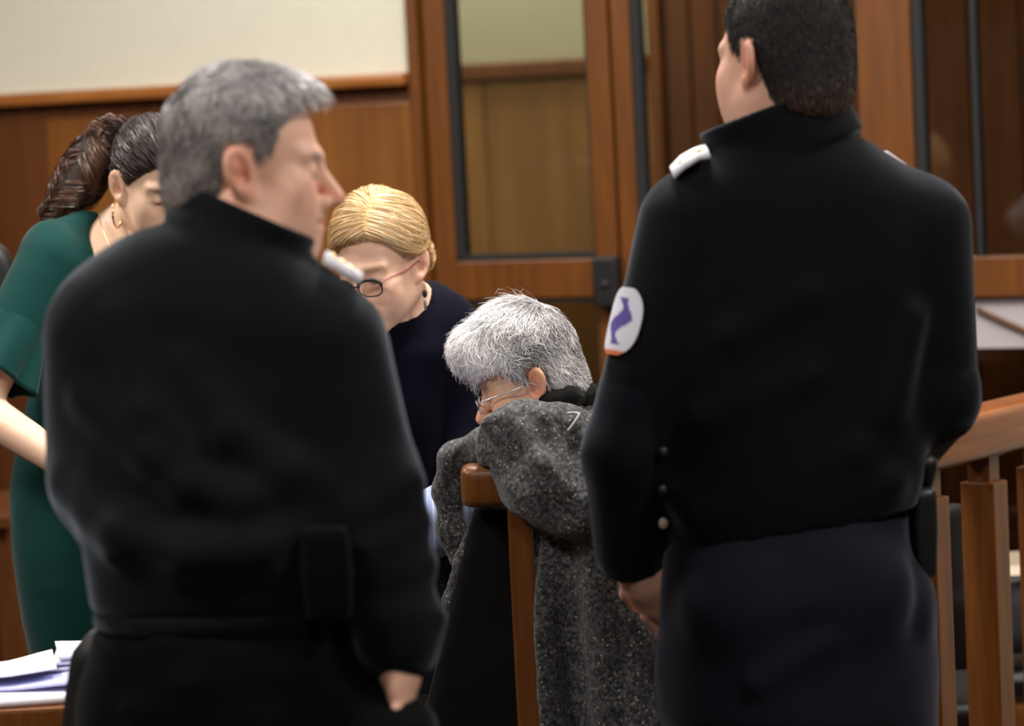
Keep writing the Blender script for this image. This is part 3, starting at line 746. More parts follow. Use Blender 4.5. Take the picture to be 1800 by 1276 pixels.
zd = P(0, 908, 6.95)[2]; xd = P(24, 1050, 6.95)[0]; yd = P(0, 908, 6.95)[1]
dk = empty('dark_desk', (xd - .6, yd + .25, 0), 'dark brown wooden desk at the left edge behind the green dress', 'desk')
abox('desk_top', (xd - 1.2, yd, zd - .03), (xd, yd + .5, zd), WOODB, dk); abox('side_panel', (xd - .05, yd + .02, 0), (xd - .01, yd + .48, zd - .031), WOODB, dk)
abox('front_panel', (xd - 1.18, yd + .02, .05), (xd - .052, yd + .045, zd - .031), WOODB, dk)

# ================================================================== PEOPLE
def legs(hipL, hipR, ankL, ankR, r0=.095, r1=.062):
    out = []
    for h, a in ((hipL, ankL), (hipR, ankR)):
        kn = (np.asarray(h) + np.asarray(a)) / 2 + np.array([0, .01, .02]); out += [(cap(h, kn, r0, r0 * .8), .03), (cap(kn, a, r0 * .8, r1), .03)]
    return out
def shoes(parent, ank, fw):
    fw = np.array([fw[0], fw[1], 0]); fw = fw / np.linalg.norm(fw); R = np.stack([np.array([fw[1], -fw[0], 0]), fw, EZ], 1)
    for a in ank:
        c = np.array([a[0], a[1], 0]) + fw * .06
        build(parent, 'shoe', [(loft([(.0, 0, 0, .045, .14), (.03, 0, 0, .047, .142), (.07, 0, -.03, .04, .10), (.1, 0, -.06, .042, .06)], 0, 2.4, c, R, .012), .01)], LEATHER, .01)
def collar(O, ax, rx, ry, h, th, flare=.0, n=2.2):
    """stand-up collar: open ring around the axis ax"""
    z = np.asarray(ax, float); z /= np.linalg.norm(z); x = np.cross(EY, z); x /= np.linalg.norm(x); y = np.cross(z, x); R = np.stack([x, y, z], 1)
    O = np.asarray(O, float)
    outer = loft([(-h, 0, 0, rx + flare, ry + flare), (0, 0, 0, rx, ry), (h, 0, 0, rx - .002, ry - .002)], 0, n, O, R, .006)
    inner = loft([(-h * .4, 0, 0, rx - th, ry - th), (h * 2, 0, 0, rx - th, ry - th)], 0, n, O, R, .004)
    return outer, inner

# ------------------------------------------------------------------ left officer (black uniform jacket, seen from behind)
def left_officer():
    d = 4.0
    base = P(400, 638, d + .06); base[2] = 0
    who = person('officer with short grey hair in black jacket, back to camera, face in profile', base)
    H = dict(c=P(437, 292, d + .075), R=rot_frame((math.cos(.10), math.sin(.10), -.10), .0), s=1.06, o=dict(heavy=True, nose=1.08, wide=1.04))
    neck_b = P(420, 440, d + .06)
    rows = [prow(392, 335, 520, d, .075, .07), prow(418, 275, 560, d, .10, .07), prow(452, 212, 598, d, .118, .07), prow(495, 168, 625, d, .13, .07), prow(550, 136, 640, d, .138, .07),
            prow(630, 116, 636, d, .145, .08), prow(760, 110, 630, d, .15, .08), prow(860, 114, 640, d, .155, .08), prow(950, 132, 650, d, .16, .08), prow(1040, 146, 655, d, .155, .08), prow(1085, 150, 655, d, .150, .08)]
    t0 = loft(rows, 0, 2.4, cap_r=.03); xc = P(385, 500, d)[0]; zlo, zhi = P(400, 850, d)[2], P(400, 520, d)[2]
    def tilt(q):
        wz = np.clip((q[..., 2] - zlo) / (zhi - zlo), 0, 1); k_ = wz * np.clip((q[..., 0] - xc) * np.where(q[..., 0] > xc, .34, .27), -.055, .065)
        return t0.f(np.stack([q[..., 0], q[..., 1], q[..., 2] + k_], -1)) * .95
    torso = Prim(tilt, t0.lo - .04, t0.hi + .04)
    shR, elR, wrR = P(566, 605, d + .05), P(652, 850, d + .03), P(697, 1126, d - .0)
    shL, elL, wrL = P(190, 590, d + .06), P(178, 840, d + .12), P(330, 985, d + .33)
    co, ci = collar(P(426, 404, d + .065), (.50, .05, 1), .100, .086, .030, .015, .008)
    jacket = [(torso, .01), (chain([shR, elR, wrR], [.082, .068, .058]), .05), (chain([shL, elL, wrL], [.085, .068, .05]), .05)]
    # folds that sweep over the back, and the sleeve folds
    for pts, r in (([(170, 700), (270, 800), (330, 850), (430, 880), (560, 890)], .024), ([(130, 850), (220, 940), (330, 975), (460, 965), (560, 930)], .028), ([(330, 640), (400, 760), (500, 830), (600, 870)], .022), ([(220, 560), (260, 720), (330, 790)], .02)):
        pts = [surf(torso, x, y, d, r * (.9 if i in (0, len(pts) - 1) else .12)) for i, (x, y) in enumerate(pts)]
        jacket.append((chain(pts, [r] * len(pts)), .03))
    for (x0, y0), (x1, y1) in (((640, 900), (720, 850)), ((660, 1010), (745, 990)), ((672, 1085), (760, 1085)), ((655, 960), (735, 915))):
        ap = chain([shR, elR, wrR], [.082, .068, .058]); jacket.append((cap(surf(ap, x0, y0, d, .010), surf(ap, x1, y1, d, .012), .018, .017), .03))
    wr_end = (wrR - elR) / np.linalg.norm(wrR - elR)
    o, JV, JF = build(who, 'jacket', jacket + [(co, .014)], BLACKJ, .0075, [pbox(P(426, 404, d + .065), .115)], .0042, subs=[(ci, .004)], post=lambda V, F: folds(V, F, .004, (5, 5, 3.2), 1, lambda v: np.clip((1.50 - v[:, 2]) * 6, 0, 1)))
    ba = P(405, 1078, d)
    band = loft([prow(1062, 148, 655, d, .152, .08), prow(1112, 152, 650, d, .148, .08)], 0, 2.4, cap_r=.012); build(o, 'waistband', [(band, .01)], BLACKJ, .01)
    cuff = cap(wrR - wr_end * .02, wrR + wr_end * .022, .058, .054); build(o, 'cuff', [(cuff, .01)], BLACKJ, .008, cuts=[lambda q: np.abs((q - wrR) @ wr_end) - .028])
    # silver shoulder boards
    ep = on_top(JV, [P(x, 490, d + .04) for x in (572, 592, 612, 632)])
    V, F = ribbon_strip(ep, (0.0, .075, .0), .014, (.25, -.1, .95)); s_ = put('shoulder_board', V, F, SILVER, o, False); tagp(s_, 'silver shoulder board')
    for k in range(3):
        c = ep[0] + (ep[-1] - ep[0]) * (.25 + .25 * k) + np.array([.0, -.012, .012]); V, F = sphere_mesh(c, .007, 10, 6); put('pip', V, F, GOLD, s_)
    # trousers, belt
    hipc = P(400, 1130, d + .08); aL = np.array([hipc[0] - .13, hipc[1] + .06, .06]); aR = np.array([hipc[0] + .12, hipc[1], .06])
    tr_ = [(loft([prow(1095, 152, 640, d, .14, .08), prow(1180, 145, 668, d, .15, .08), prow(1290, 140, 690, d, .15, .08), prow(1400, 180, 660, d, .13, .08)], 0, 2.4, cap_r=.03), .01)]
    tr_ += legs(hipc + np.array([-.10, 0, -.1]), hipc + np.array([.11, 0, -.1]), aL, aR, .115, .075)
    tr_.append((ell(P(694, 1290, d + .0), (.058, .08, .055)), .03))
    for (x0, y0), (x1, y1) in (((300, 1130), (520, 1180)), ((330, 1200), (620, 1230)), ((250, 1250), (480, 1270))): tr_.append((cap(surf(tr_[0][0], x0, y0, d, .010), surf(tr_[0][0], x1, y1, d, .010), .018, .016), .03))
    build(who, 'trousers', tr_, BLACKT, .010, post=lambda V, F: folds(V, F, .005, (6, 6, 4), 2)); shoes(who, [aL, aR], (.5, 1))
    # radio pouch on the belt at the hip
    q = P(575, 1010, d - .075); build(who, 'radio_pouch', [(loft([(-.065, 0, 0, .03, .02), (.0, 0, 0, .034, .024), (.065, 0, 0, .03, .02)], 0, 4, q, np.eye(3), .012), .01)], BLACKT, .006)
    # body
    hand = hand_prims(wrR + wr_end * .012, wr_end + np.array([-.08, -.02, 0]), (-1, .25, 0), 1, .55, .98)
    body = [(head_prim(H), .005), (cap(hl(H, (0, -.03, -.045)), neck_b, .066, .075), .035), (torso.inset(.02), .03), (chain([shR, elR, wrR, wrR + wr_end * .02], [.06, .048, .03, .03]), .02), (chain([shL, elL, wrL], [.06, .048, .03]), .02)]
    body += hand + legs(hipc + np.array([-.10, 0, -.1]), hipc + np.array([.11, 0, -.1]), aL + EZ * .02, aR + EZ * .02, .09, .045)
    body += [(c_, k) for c_, k in hand_prims(wrL, (1, .3, -.1), (0, -.2, 1), 1, .7, .95)]
    build(who, 'body', body, SKIN, .009, [hbox(H), pbox(wrR + wr_end * .09, .11)], .0032, col=lambda V: skin_col(V, H, (.80, .47, .345), .5, .22, .8, (.22, .17, .14)))
    eyes(H, who)
    # hair
    def zb(y): return np.interp(y, [-.13, -.035, -.03, .004, .006, .028, .036, .05, .075, .11], [-.085, -.075, .026, .028, -.02, -.012, .045, .075, .098, .085])
    def fn(q):
        d_ = smin(d_ell(q, (0, -.016, .034), (.0795, .102, .088)), d_ell(q, (0, -.05, -.03), (.068, .062, .07)), .03)
        d_ = smin(d_, d_ell(q, (0, .008, .092), (.058, .078, .034)), .03)
        return smax(d_, (zb(q[..., 1]) - q[..., 2]) * .8, .006)
    V, F = hair_cap(H, fn); N = normals(V, F)
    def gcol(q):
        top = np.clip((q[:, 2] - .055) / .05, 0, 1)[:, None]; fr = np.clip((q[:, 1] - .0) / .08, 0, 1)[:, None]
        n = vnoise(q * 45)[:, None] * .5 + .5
        c = np.array((.23, .205, .20)) * (1 - top) + np.array((.52, .50, .51)) * top; c = c * (.45 + 1.0 * n) + fr * top * .30  # grey hair with top highlights and a brighter front painted into the colour
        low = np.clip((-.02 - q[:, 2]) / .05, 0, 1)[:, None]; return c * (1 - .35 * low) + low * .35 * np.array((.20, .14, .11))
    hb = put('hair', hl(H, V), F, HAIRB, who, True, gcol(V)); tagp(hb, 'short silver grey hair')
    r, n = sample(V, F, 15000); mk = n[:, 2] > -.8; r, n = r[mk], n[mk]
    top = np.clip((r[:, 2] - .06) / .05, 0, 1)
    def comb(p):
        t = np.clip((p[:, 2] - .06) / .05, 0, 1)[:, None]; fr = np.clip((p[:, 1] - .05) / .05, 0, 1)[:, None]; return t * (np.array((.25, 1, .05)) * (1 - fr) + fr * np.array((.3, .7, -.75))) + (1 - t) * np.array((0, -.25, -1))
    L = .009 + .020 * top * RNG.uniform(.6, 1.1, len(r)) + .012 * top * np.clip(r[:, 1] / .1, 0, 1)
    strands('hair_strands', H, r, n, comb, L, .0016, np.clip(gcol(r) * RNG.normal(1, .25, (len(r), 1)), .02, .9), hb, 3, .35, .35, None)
    return who
left_officer()

# ------------------------------------------------------------------ right officer (dark uniform, seen from behind)
def right_officer():
    d = 4.5
    base = P(1400, 638, d + .08); base[2] = 0
    who = person('officer with cropped dark hair, seen from behind, badge on left sleeve', base)
    ph = math.radians(128)
    H = dict(c=P(1374, 100, d + .05), R=rot_frame((math.cos(ph), math.sin(ph), -.05), .0), s=1.08, o=dict(heavy=True))
    neck_b = P(1385, 270, d + .06)
    rows = [prow(232, 1300, 1500, d, .085, .06), prow(262, 1235, 1545, d, .105, .07), prow(300, 1195, 1600, d, .125, .07), prow(345, 1170, 1640, d, .135, .07), prow(420, 1160, 1655, d, .14, .07), prow(520, 1155, 1650, d, .145, .07),
            prow(640, 1158, 1645, d, .145, .07), prow(760, 1165, 1640, d, .145, .07), prow(860, 1172, 1632, d, .145, .07), prow(930, 1180, 1612, d, .14, .07), prow(1000, 1180, 1612, d, .14, .07)]
    torso = loft(rows, 0, 2.5, cap_r=.03)
    shL, elL, wrL = P(1212, 395, d + .06), P(1104, 800, d + .04), P(1108, 962, d + .10)
    shR, elR, wrR = P(1618, 400, d + .07), P(1652, 700, d + .06), P(1545, 845, d + .28)
    co, ci = collar(P(1370, 232, d + .06), (-.30, .06, 1), .119, .099, .040, .015, .004)
    jacket = [(torso, .01), (chain([shL, elL, wrL], [.078, .066, .056]), .04), (chain([shR, elR, wrR], [.080, .060, .05]), .04)]
    for (x0, y0), (x1, y1), r in (((1200, 870), (1500, 800), .016), ((1230, 905), (1560, 850), .016), ((1290, 590), (1420, 520), .013), ((1240, 740), (1420, 660), .014), ((1600, 560), (1560, 720), .013)):
        jacket.append((cap(surf(torso, x0, y0, d, r * .7), surf(torso, x1, y1, d, r * .7), r, r), .035))
    ha, hb_ = P(1180, 968, d), P(1590, 897, d); hn = np.array([-(hb_ - ha)[2], 0, (hb_ - ha)[0]]); hn /= np.linalg.norm(hn)
    hemcut = lambda q: np.where(q[..., 0] > ha[0] - .02, -((q - ha) @ hn), -1.0)
    o, JV, JF = build(who, 'jacket', jacket + [(co, .012)], BLACKJ2, .0075, [pbox(P(1370, 232, d + .06), .13)], .0045, subs=[(ci, .004)], cuts=[hemcut], post=lambda V, F: folds(V, F, .0035, (5, 5, 3.4), 4, lambda v: np.clip((1.58 - v[:, 2]) * 6, 0, 1)))
    # slate forearm panel, elbow patch
    a0 = shL + (elL - shL) * .74
    build(o, 'sleeve_panel', [(chain([a0, elL, wrL], [.0705, .0675, .0575]), .01)], PADC, .0075, post=lambda V, F: folds(V, F, .003, (8, 8, 6), 5))
    build(o, 'elbow_patch', [(ell(elR + np.array([.014, -.006, .01]), (.050, .055, .075)), .01)], PADC, .0075)
    # badge on the upper sleeve: shield-shaped cloth patch wrapped round the arm
    ax = (elL - shL) / np.linalg.norm(elL - shL); sd = np.cross(ax, EY); sd /= np.linalg.norm(sd)
    if sd[0] > 0: sd = -sd
    fr = np.cross(sd, ax); fr = fr if fr[1] < 0 else -fr
    cb_ = shL + ax * ((P(1095, 565, d) - shL) @ ax); V = []; F = []; nu_, nv_ = 24, 36
    for off in (.001, .004):
        for j in range(nv_ + 1):
            v = (j / nv_ - .5) * .105; half = .50 * math.sqrt(max(.0, 1 - (abs(v) / .0545) ** 2.6)) + .02
            for i in range(nu_ + 1):
                a = math.radians(32) + (i / nu_ - .5) * 2 * half * 1.0; p = cb_ + ax * v
                rr = .080 + (.068 - .080) * ((p - shL) @ ax) / np.linalg.norm(elL - shL) + .003 + off
                V.append(p + (sd * math.cos(a) + fr * math.sin(a)) * rr)
    m_ = (nu_ + 1) * (nv_ + 1)
    for j in range(nv_):
        for i in range(nu_):
            a = j * (nu_ + 1) + i; F += [(a, a + 1, a + nu_ + 2, a + nu_ + 1), (m_ + a, m_ + a + nu_ + 1, m_ + a + nu_ + 2, m_ + a + 1)]
    def bcol():
        C = []
        for off in (0, 1):
            for j in range(nv_ + 1):
                for i in range(nu_ + 1):
                    x_, y_ = i / nu_ * 2 - 1, j / nv_ * 2 - 1; c = (.62, .62, .72)
                    if abs(x_ + .25 * math.sin(y_ * 5)) < .34 + .2 * math.cos(y_ * 7) and abs(y_) < .72: c = (.10, .07, .30)
                    if y_ > .84: c = (.55, .16, .06)
                    C.append(c)
        return C
    tagp(put('sleeve_badge', V, F, HAIRB, o, True, bcol()), 'white and violet sleeve badge')
    # shoulder boards, cuff button
    ep = snap(JV, JF, [P(1250, 292, d), P(1230, 298, d), P(1205, 312, d), P(1186, 332, d)], .0) + np.array([0, .035, .018])
    V, F = ribbon_strip(ep, (0, .07, .01), .010, (-.25, -.1, .95)); s_ = put('shoulder_board', V, F, SILVER, o, False); tagp(s_, 'silver shoulder board')
    for k in range(3):
        c = ep[0] + (ep[-1] - ep[0]) * (.25 + .25 * k) + np.array([0, -.01, .012]); V, F = sphere_mesh(c, .006, 10, 6); put('pip', V, F, GOLD, s_)
    ep = on_top(JV, [P(x, 300, d + .09) for x in (1555, 1578, 1600)], -.010); V, F = ribbon_strip(ep, (0, .06, 0), .005, (.25, 0, .95)); put('shoulder_board', V, F, SILVER, o, False)
    for (x, y) in ((1166, 920), (1164, 862), (1166, 795)):
        V, F = sphere_mesh(snap(JV, JF, [P(x, y, d)], .004)[0], (.0075, .006, .009), 12, 8); put('cuff_button', V, F, plain('button_pearl', lin((190, 175, 165)), .4) if y == 920 else BLACKP, o)
    # trousers
    hipc = P(1400, 1040, d + .08); aL = np.array([hipc[0] - .12, hipc[1], .06]); aR = np.array([hipc[0] + .13, hipc[1] + .03, .06])
    tr_ = [(loft([prow(862, 1195, 1600, d, .125, .07), prow(905, 1188, 1606, d, .135, .07), prow(960, 1178, 1606, d, .142, .07), prow(1040, 1170, 1618, d, .15, .07), prow(1120, 1168, 1622, d, .15, .07), prow(1290, 1170, 1612, d, .135, .07)], 0, 2.4, cap_r=.03), .01)]
    tr_ += legs(hipc + np.array([-.1, 0, -.12]), hipc + np.array([.1, 0, -.12]), aL, aR, .112, .078)
    tr_ += [(ell(P(1606, 1062, d + .07), (.032, .07, .06)), .03), (ell(P(1330, 1060, d - .03), (.10, .05, .075)), .04), (ell(P(1490, 1040, d - .03), (.09, .05, .08)), .04)]
    for (x0, y0), (x1, y1), r in (((1480, 980), (1545, 1060), .014), ((1280, 1090), (1440, 1060), .014), ((1330, 1200), (1450, 1130), .015)): tr_.append((cap(surf(tr_[0][0], x0, y0, d, r * .4), surf(tr_[0][0], x1, y1, d, r * .4), r, r), .025))
    o2, TV, TF = build(who, 'trousers', tr_, NAVYT, .009, post=lambda V, F: folds(V, F, .005, (7, 7, 5), 6)); shoes(who, [aL, aR], (-.4, 1))
    # back pocket flap and holster
    q = P(1316, 1035, d - .075)
    q = P(1622, 930, d + .07); hs, _, _ = build(who, 'holster', [(loft([(-.075, 0, 0, .018, .032), (.0, 0, 0, .022, .038), (.07, 0, 0, .022, .04)], 0, 4, q, np.eye(3), .012), .01)], LEATHER, .006)
    build(hs, 'pistol_grip', [(cap(q + np.array([.004, .01, .06]), q + np.array([.008, -.03, .105]), .014, .016), .01)], BLACKP, .005)
    # body
    dh = np.array([.22, .2, -.9])
    body = [(head_prim(H), .005), (cap(hl(H, (0, -.03, -.045)), neck_b, .066, .078), .035), (torso.inset(.02), .03), (chain([shL, elL, wrL, wrL + dh * .02], [.06, .05, .034, .033]), .02), (chain([shR, elR, wrR], [.06, .048, .03]), .02)]
    body += hand_prims(wrL + dh / np.linalg.norm(dh) * .03, dh + np.array([.25, 0, 0]), (.5, .9, .1), -1, .5, 1.08) + hand_prims(wrR, (-.9, .25, -.1), (0, -1, .2), -1, .7, .95)
    body += legs(hipc + np.array([-.1, 0, -.12]), hipc + np.array([.1, 0, -.12]), aL + EZ * .02, aR + EZ * .02, .088, .045)
    build(who, 'body', body, SKIN, .009, [hbox(H), pbox(wrL + dh * .1, .11)], .0034, col=lambda V: skin_col(V, H, (.74, .43, .32), .45, .25, .4, (.05, .035, .03)))
    eyes(H, who)
    def zb(y): return np.interp(y, [-.13, -.05, -.028, -.024, .008, .010, .03, .04, .055, .09], [-.10, -.085, -.06, .028, .028, -.01, -.005, .04, .055, .072])
    def fn(q):
        d_ = smin(d_ell(q, (0, -.016, .036), (.0785, .102, .088)), d_ell(q, (0, -.05, -.03), (.069, .062, .08)), .03)
        return smax(d_, (zb(q[..., 1]) - q[..., 2]) * .8, .006)
    V, F = hair_cap(H, fn)
    def gcol(q):
        n = vnoise(q * 30)[:, None] * .5 + .5; low = np.clip((-.03 - q[:, 2]) / .05, 0, 1)[:, None]
        return np.array((.022, .020, .0205)) * (.6 + .9 * n) * (1 - low * .5) + low * .5 * np.array((.12, .07, .055))
    hb = put('hair', hl(H, V), F, HAIRB, who, True, gcol(V)); tagp(hb, 'close-cropped dark hair')
    r, n = sample(V, F, 14000)
    strands('hair_strands', H, r, n, lambda p: np.tile((0, -.4, -1.), (len(p), 1)), np.full(len(r), .008), .0014, np.clip(gcol(r) * RNG.normal(1.1, .3, (len(r), 1)), .005, .5), hb, 2, .7, .4, mat=HAIRB)
right_officer()

# ------------------------------------------------------------------ woman with fair hair, bending down
def fair_woman():
    d = 5.55
    base = P(690, 638, d + .1); base[2] = 0
    who = person('woman with fair hair and dark-rimmed glasses bending forward in navy top', base)
    yw = math.radians(28)
    H = dict(c=P(670, 466, d), R=rot_frame((-math.sin(yw) * .9, -math.cos(yw) * .9, -.24), .05), s=.97, o=dict(nose=.92))
    neck_b = P(712, 545, d + .13)
    rows = [prow(505, 660, 770, d, .06, .15), prow(525, 625, 800, d, .085, .13), prow(560, 606, 822, d, .10, .12), prow(620, 600, 815, d, .115, .11), prow(700, 606, 788, d, .115, .12), prow(790, 612, 778, d, .115, .14), prow(880, 612, 775, d, .12, .17), prow(960, 605, 780, d, .13, .19)]
    torso = loft(rows, 0, 2.3, cap_r=.025)
    shL, elL, wrL = P(790, 575, d + .1), P(818, 735, d + .12), P(815, 850, d + .08)
    shR, elR, wrR = P(632, 575, d + .1), P(600, 740, d + .10), P(640, 850, d + .06)
    cutp = ell(P(700, 512, d + .05), (.062, .09, .062))
    o, TV, TF = build(who, 'top', [(torso, .01), (chain([shL, elL, wrL], [.058, .042, .036]), .03), (chain([shR, elR, wrR], [.058, .042, .036]), .03)], NAVYC, .007, subs=[(cutp, .004)], post=lambda V, F: folds(V, F, .003, (8, 8, 6), 9))
    hipc = P(690, 980, d + .2); aL = np.array([hipc[0] + .08, hipc[1], .06]); aR = np.array([hipc[0] - .08, hipc[1], .06])
    build(who, 'skirt', [(loft([(.42, hipc[0], hipc[1], .17, .14), (hipc[2] - .12, hipc[0], hipc[1], .18, .15), (hipc[2] + .05, hipc[0], hipc[1], .165, .13)], 0, 2.3, cap_r=.02), .01)], DARKS, .011)
    shoes(who, [aL, aR], (-.3, -1))
    body = [(head_prim(H), .005), (cap(hl(H, (0, -.03, -.05)), neck_b, .05, .056), .03), (torso.inset(.009), .03), (chain([shL, elL, wrL], [.045, .035, .025]), .02), (chain([shR, elR, wrR], [.045, .035, .025]), .02)]
    body += hand_prims(wrL, (-.2, -.5, -.8), (0, .8, -.5), 1, .4, .85) + hand_prims(wrR, (.2, -.5, -.8), (0, .8, -.5), -1, .4, .85)
    body += legs(hipc + np.array([.08, 0, -.1]), hipc + np.array([-.08, 0, -.1]), aL + EZ * .02, aR + EZ * .02, .075, .038)
    build(who, 'body', body, SKIN, .009, [hbox(H)], .0032, col=lambda V: skin_col(V, H, (.84, .53, .385), .22, 0, .5, (.36, .22, .13)))
    eyes(H, who, .0725)
    # hair: parted, swept back over the ears
    def zb(y): return np.interp(y, [-.13, -.06, -.035, .012, .03, .06, .085, .11], [-.05, -.03, .022, .026, .03, .068, .085, .09])
    def fn(q):
        d_ = smin(d_ell(q, (0, -.014, .046), (.086, .104, .102)), d_ell(q, (0, -.055, -.0), (.06, .045, .04)), .03)
        return smax(d_, (zb(q[..., 1]) - q[..., 2]) * .8, .008)
    V, F = hair_cap(H, fn); g = grad_fn(fn)
    pal = [(.66, .44, .21), (.74, .53, .28), (.56, .34, .15), (.80, .62, .38)]
    def gcol(q): n = vnoise(q * np.array([60, 12, 60]))[:, None] * .5 + .5; return np.array(pal[2]) * (1 - n) + np.array(pal[0]) * n
    hb = put('hair', hl(H, V), F, HAIRB, who, True, gcol(V)); tagp(hb, 'fair blond hair pulled back')
    r, n = sample(V, F, 12000)
    def comb(p):
        s_ = np.where(p[:, 0] > -.028, 1, -1.)[:, None]; fr = np.clip((p[:, 1] + .02) / .08, 0, 1)[:, None]
        return s_ * np.array((1., 0, 0)) * (.35 + .55 * fr) + np.array((0, -.55, -.25)) + np.array((0, 0, -.5)) * fr
    strands('hair_strands', H, r + n * .001, n, comb, RNG.uniform(.05, .09, len(r)), .0015, mixcol(len(r), pal, None, .06), hb, 7, .07, .10, g)
    # glasses
    gl = empty('glasses', (0, 0, 0)); gl.parent = who; del gl
    gl = bpy.data.objects['glasses']
    fr_, ln = glasses(H, gl, (.025, .0165), .110, -.012, .0014, BLACKP, plain('pink_temple', lin((150, 70, 82)), .4), .0034)
    # earrings and necklace
    for sx in (-1, 1):
        c = hl(H, (sx * .078, -.012, -.048)); pts = [c, c - EZ * .012]; V, F = tube(pts, .001, 6); er = put('earring', V, F, GOLD, who)
        V, F = sphere_mesh(c - EZ * .018, (.005, .003, .008), 12, 8); put('black_stone', V, F, BLACKP, er); V, F = sphere_mesh(c - EZ * .038, (.003, .003, .012), 10, 8); put('silver_drop', V, F, CHROME, er)
    pts = snap(TV, TF, [P(672, 572, d), P(676, 590, d), P(680, 610, d), P(683, 632, d), P(686, 660, d)], .003); V, F = tube(pts, .0025, 6); put('necklace', V, F, GOLD, who)
def glasses(H, parent, lens, ypl, zc, rim, rimmat, templemat, topr=None, templey=-.01, earx=.079):
    a = np.linspace(0, 2 * math.pi, 28, endpoint=False); lx, lz = lens
    for sx in (-1, 1):
        L = np.stack([sx * .032 + lx * np.sign(np.cos(a)) * np.abs(np.cos(a)) ** .75, ypl - .14 * np.abs(sx * .032 + lx * np.cos(a)) ** 1 * .6, zc + lz * np.sign(np.sin(a)) * np.abs(np.sin(a)) ** .75], 1)
        V, F = tube(hl(H, L), np.where(np.sin(a) > .2, topr or rim, rim), 8, True); rm = put('rim', V, F, rimmat, parent)
        C = L.mean(0); Vl = np.concatenate([L, L + [0, .001, 0], [C], [C + [0, .001, 0]]]); n = len(a)
        Fl = [(i, (i + 1) % n, 2 * n, 2 * n) for i in range(n)]
        Fl = [(i, (i + 1) % n, 2 * n) for i in range(n)] + [(n + (i + 1) % n, n + i, 2 * n + 1) for i in range(n)]
        put('lens', hl(H, Vl), Fl, LENS, rm)
        V, F = tube(hl(H, [(sx * (.032 + lx), ypl - .006, zc + lz * .6), (sx * .066, ypl - .025, zc + lz * .7), (sx * earx, .03, zc + .010), (sx * earx, templey, zc + .012), (sx * (earx - .002), templey - .02, zc - .012)]), .0014, 8); put('temple', V, F, templemat, parent)
    V, F = tube(hl(H, [(-.032 + lx, ypl - .004, zc + .003), (0, ypl + .002, zc + .006), (.032 - lx, ypl - .004, zc + .003)]), rim * 1.2, 8); put('bridge', V, F, rimmat, parent)
    return None, None
fair_woman()

# ------------------------------------------------------------------ bench with rail
def bench():
    d = 4.95
    O = P(812, 888, d); zt_, zb_ = P(850, 814, d)[2], P(850, 889, d)[2]; x0 = O[0]; y0 = O[1]; x1 = P(1290, 850, d)[0]
    e = empty('bench', ((x0 + x1) / 2, y0 + .25, 0), 'wooden bench whose rounded top rail carries the tweed coat', 'bench')
    bm = hexa([(x, y, z) for z in (zb_, zt_) for (x, y) in ((x0, y0 - .035), (x1, y0 - .035), (x1, y0 + .035), (x0, y0 + .035))], .022, 4); bmput('top_rail', bm, WOOD, e, True)
    pu = P(915, 930, d); zs = .42
    for xx in (pu[0], x1 - .06): abox('post', (xx - .021, y0 - .022, 0), (xx + .021, y0 + .022, zb_ + .004), WOOD, e, .005)
    abox('seat', (x0, y0 + .03, zs - .035), (x1, y0 + .50, zs), WOOD, e, .008)
    for xx in (x0 + .05, x1 - .06): abox('leg', (xx - .022, y0 + .42, 0), (xx + .022, y0 + .465, zs - .036), WOOD, e)
    for k in range(3):
        z = .58 + k * .12; abox('back_slat', (pu[0] + .022, y0 - .010, z), (x1 - .082, y0 + .010, z + .07), WOOD, e)
    return y0
by0 = bench()
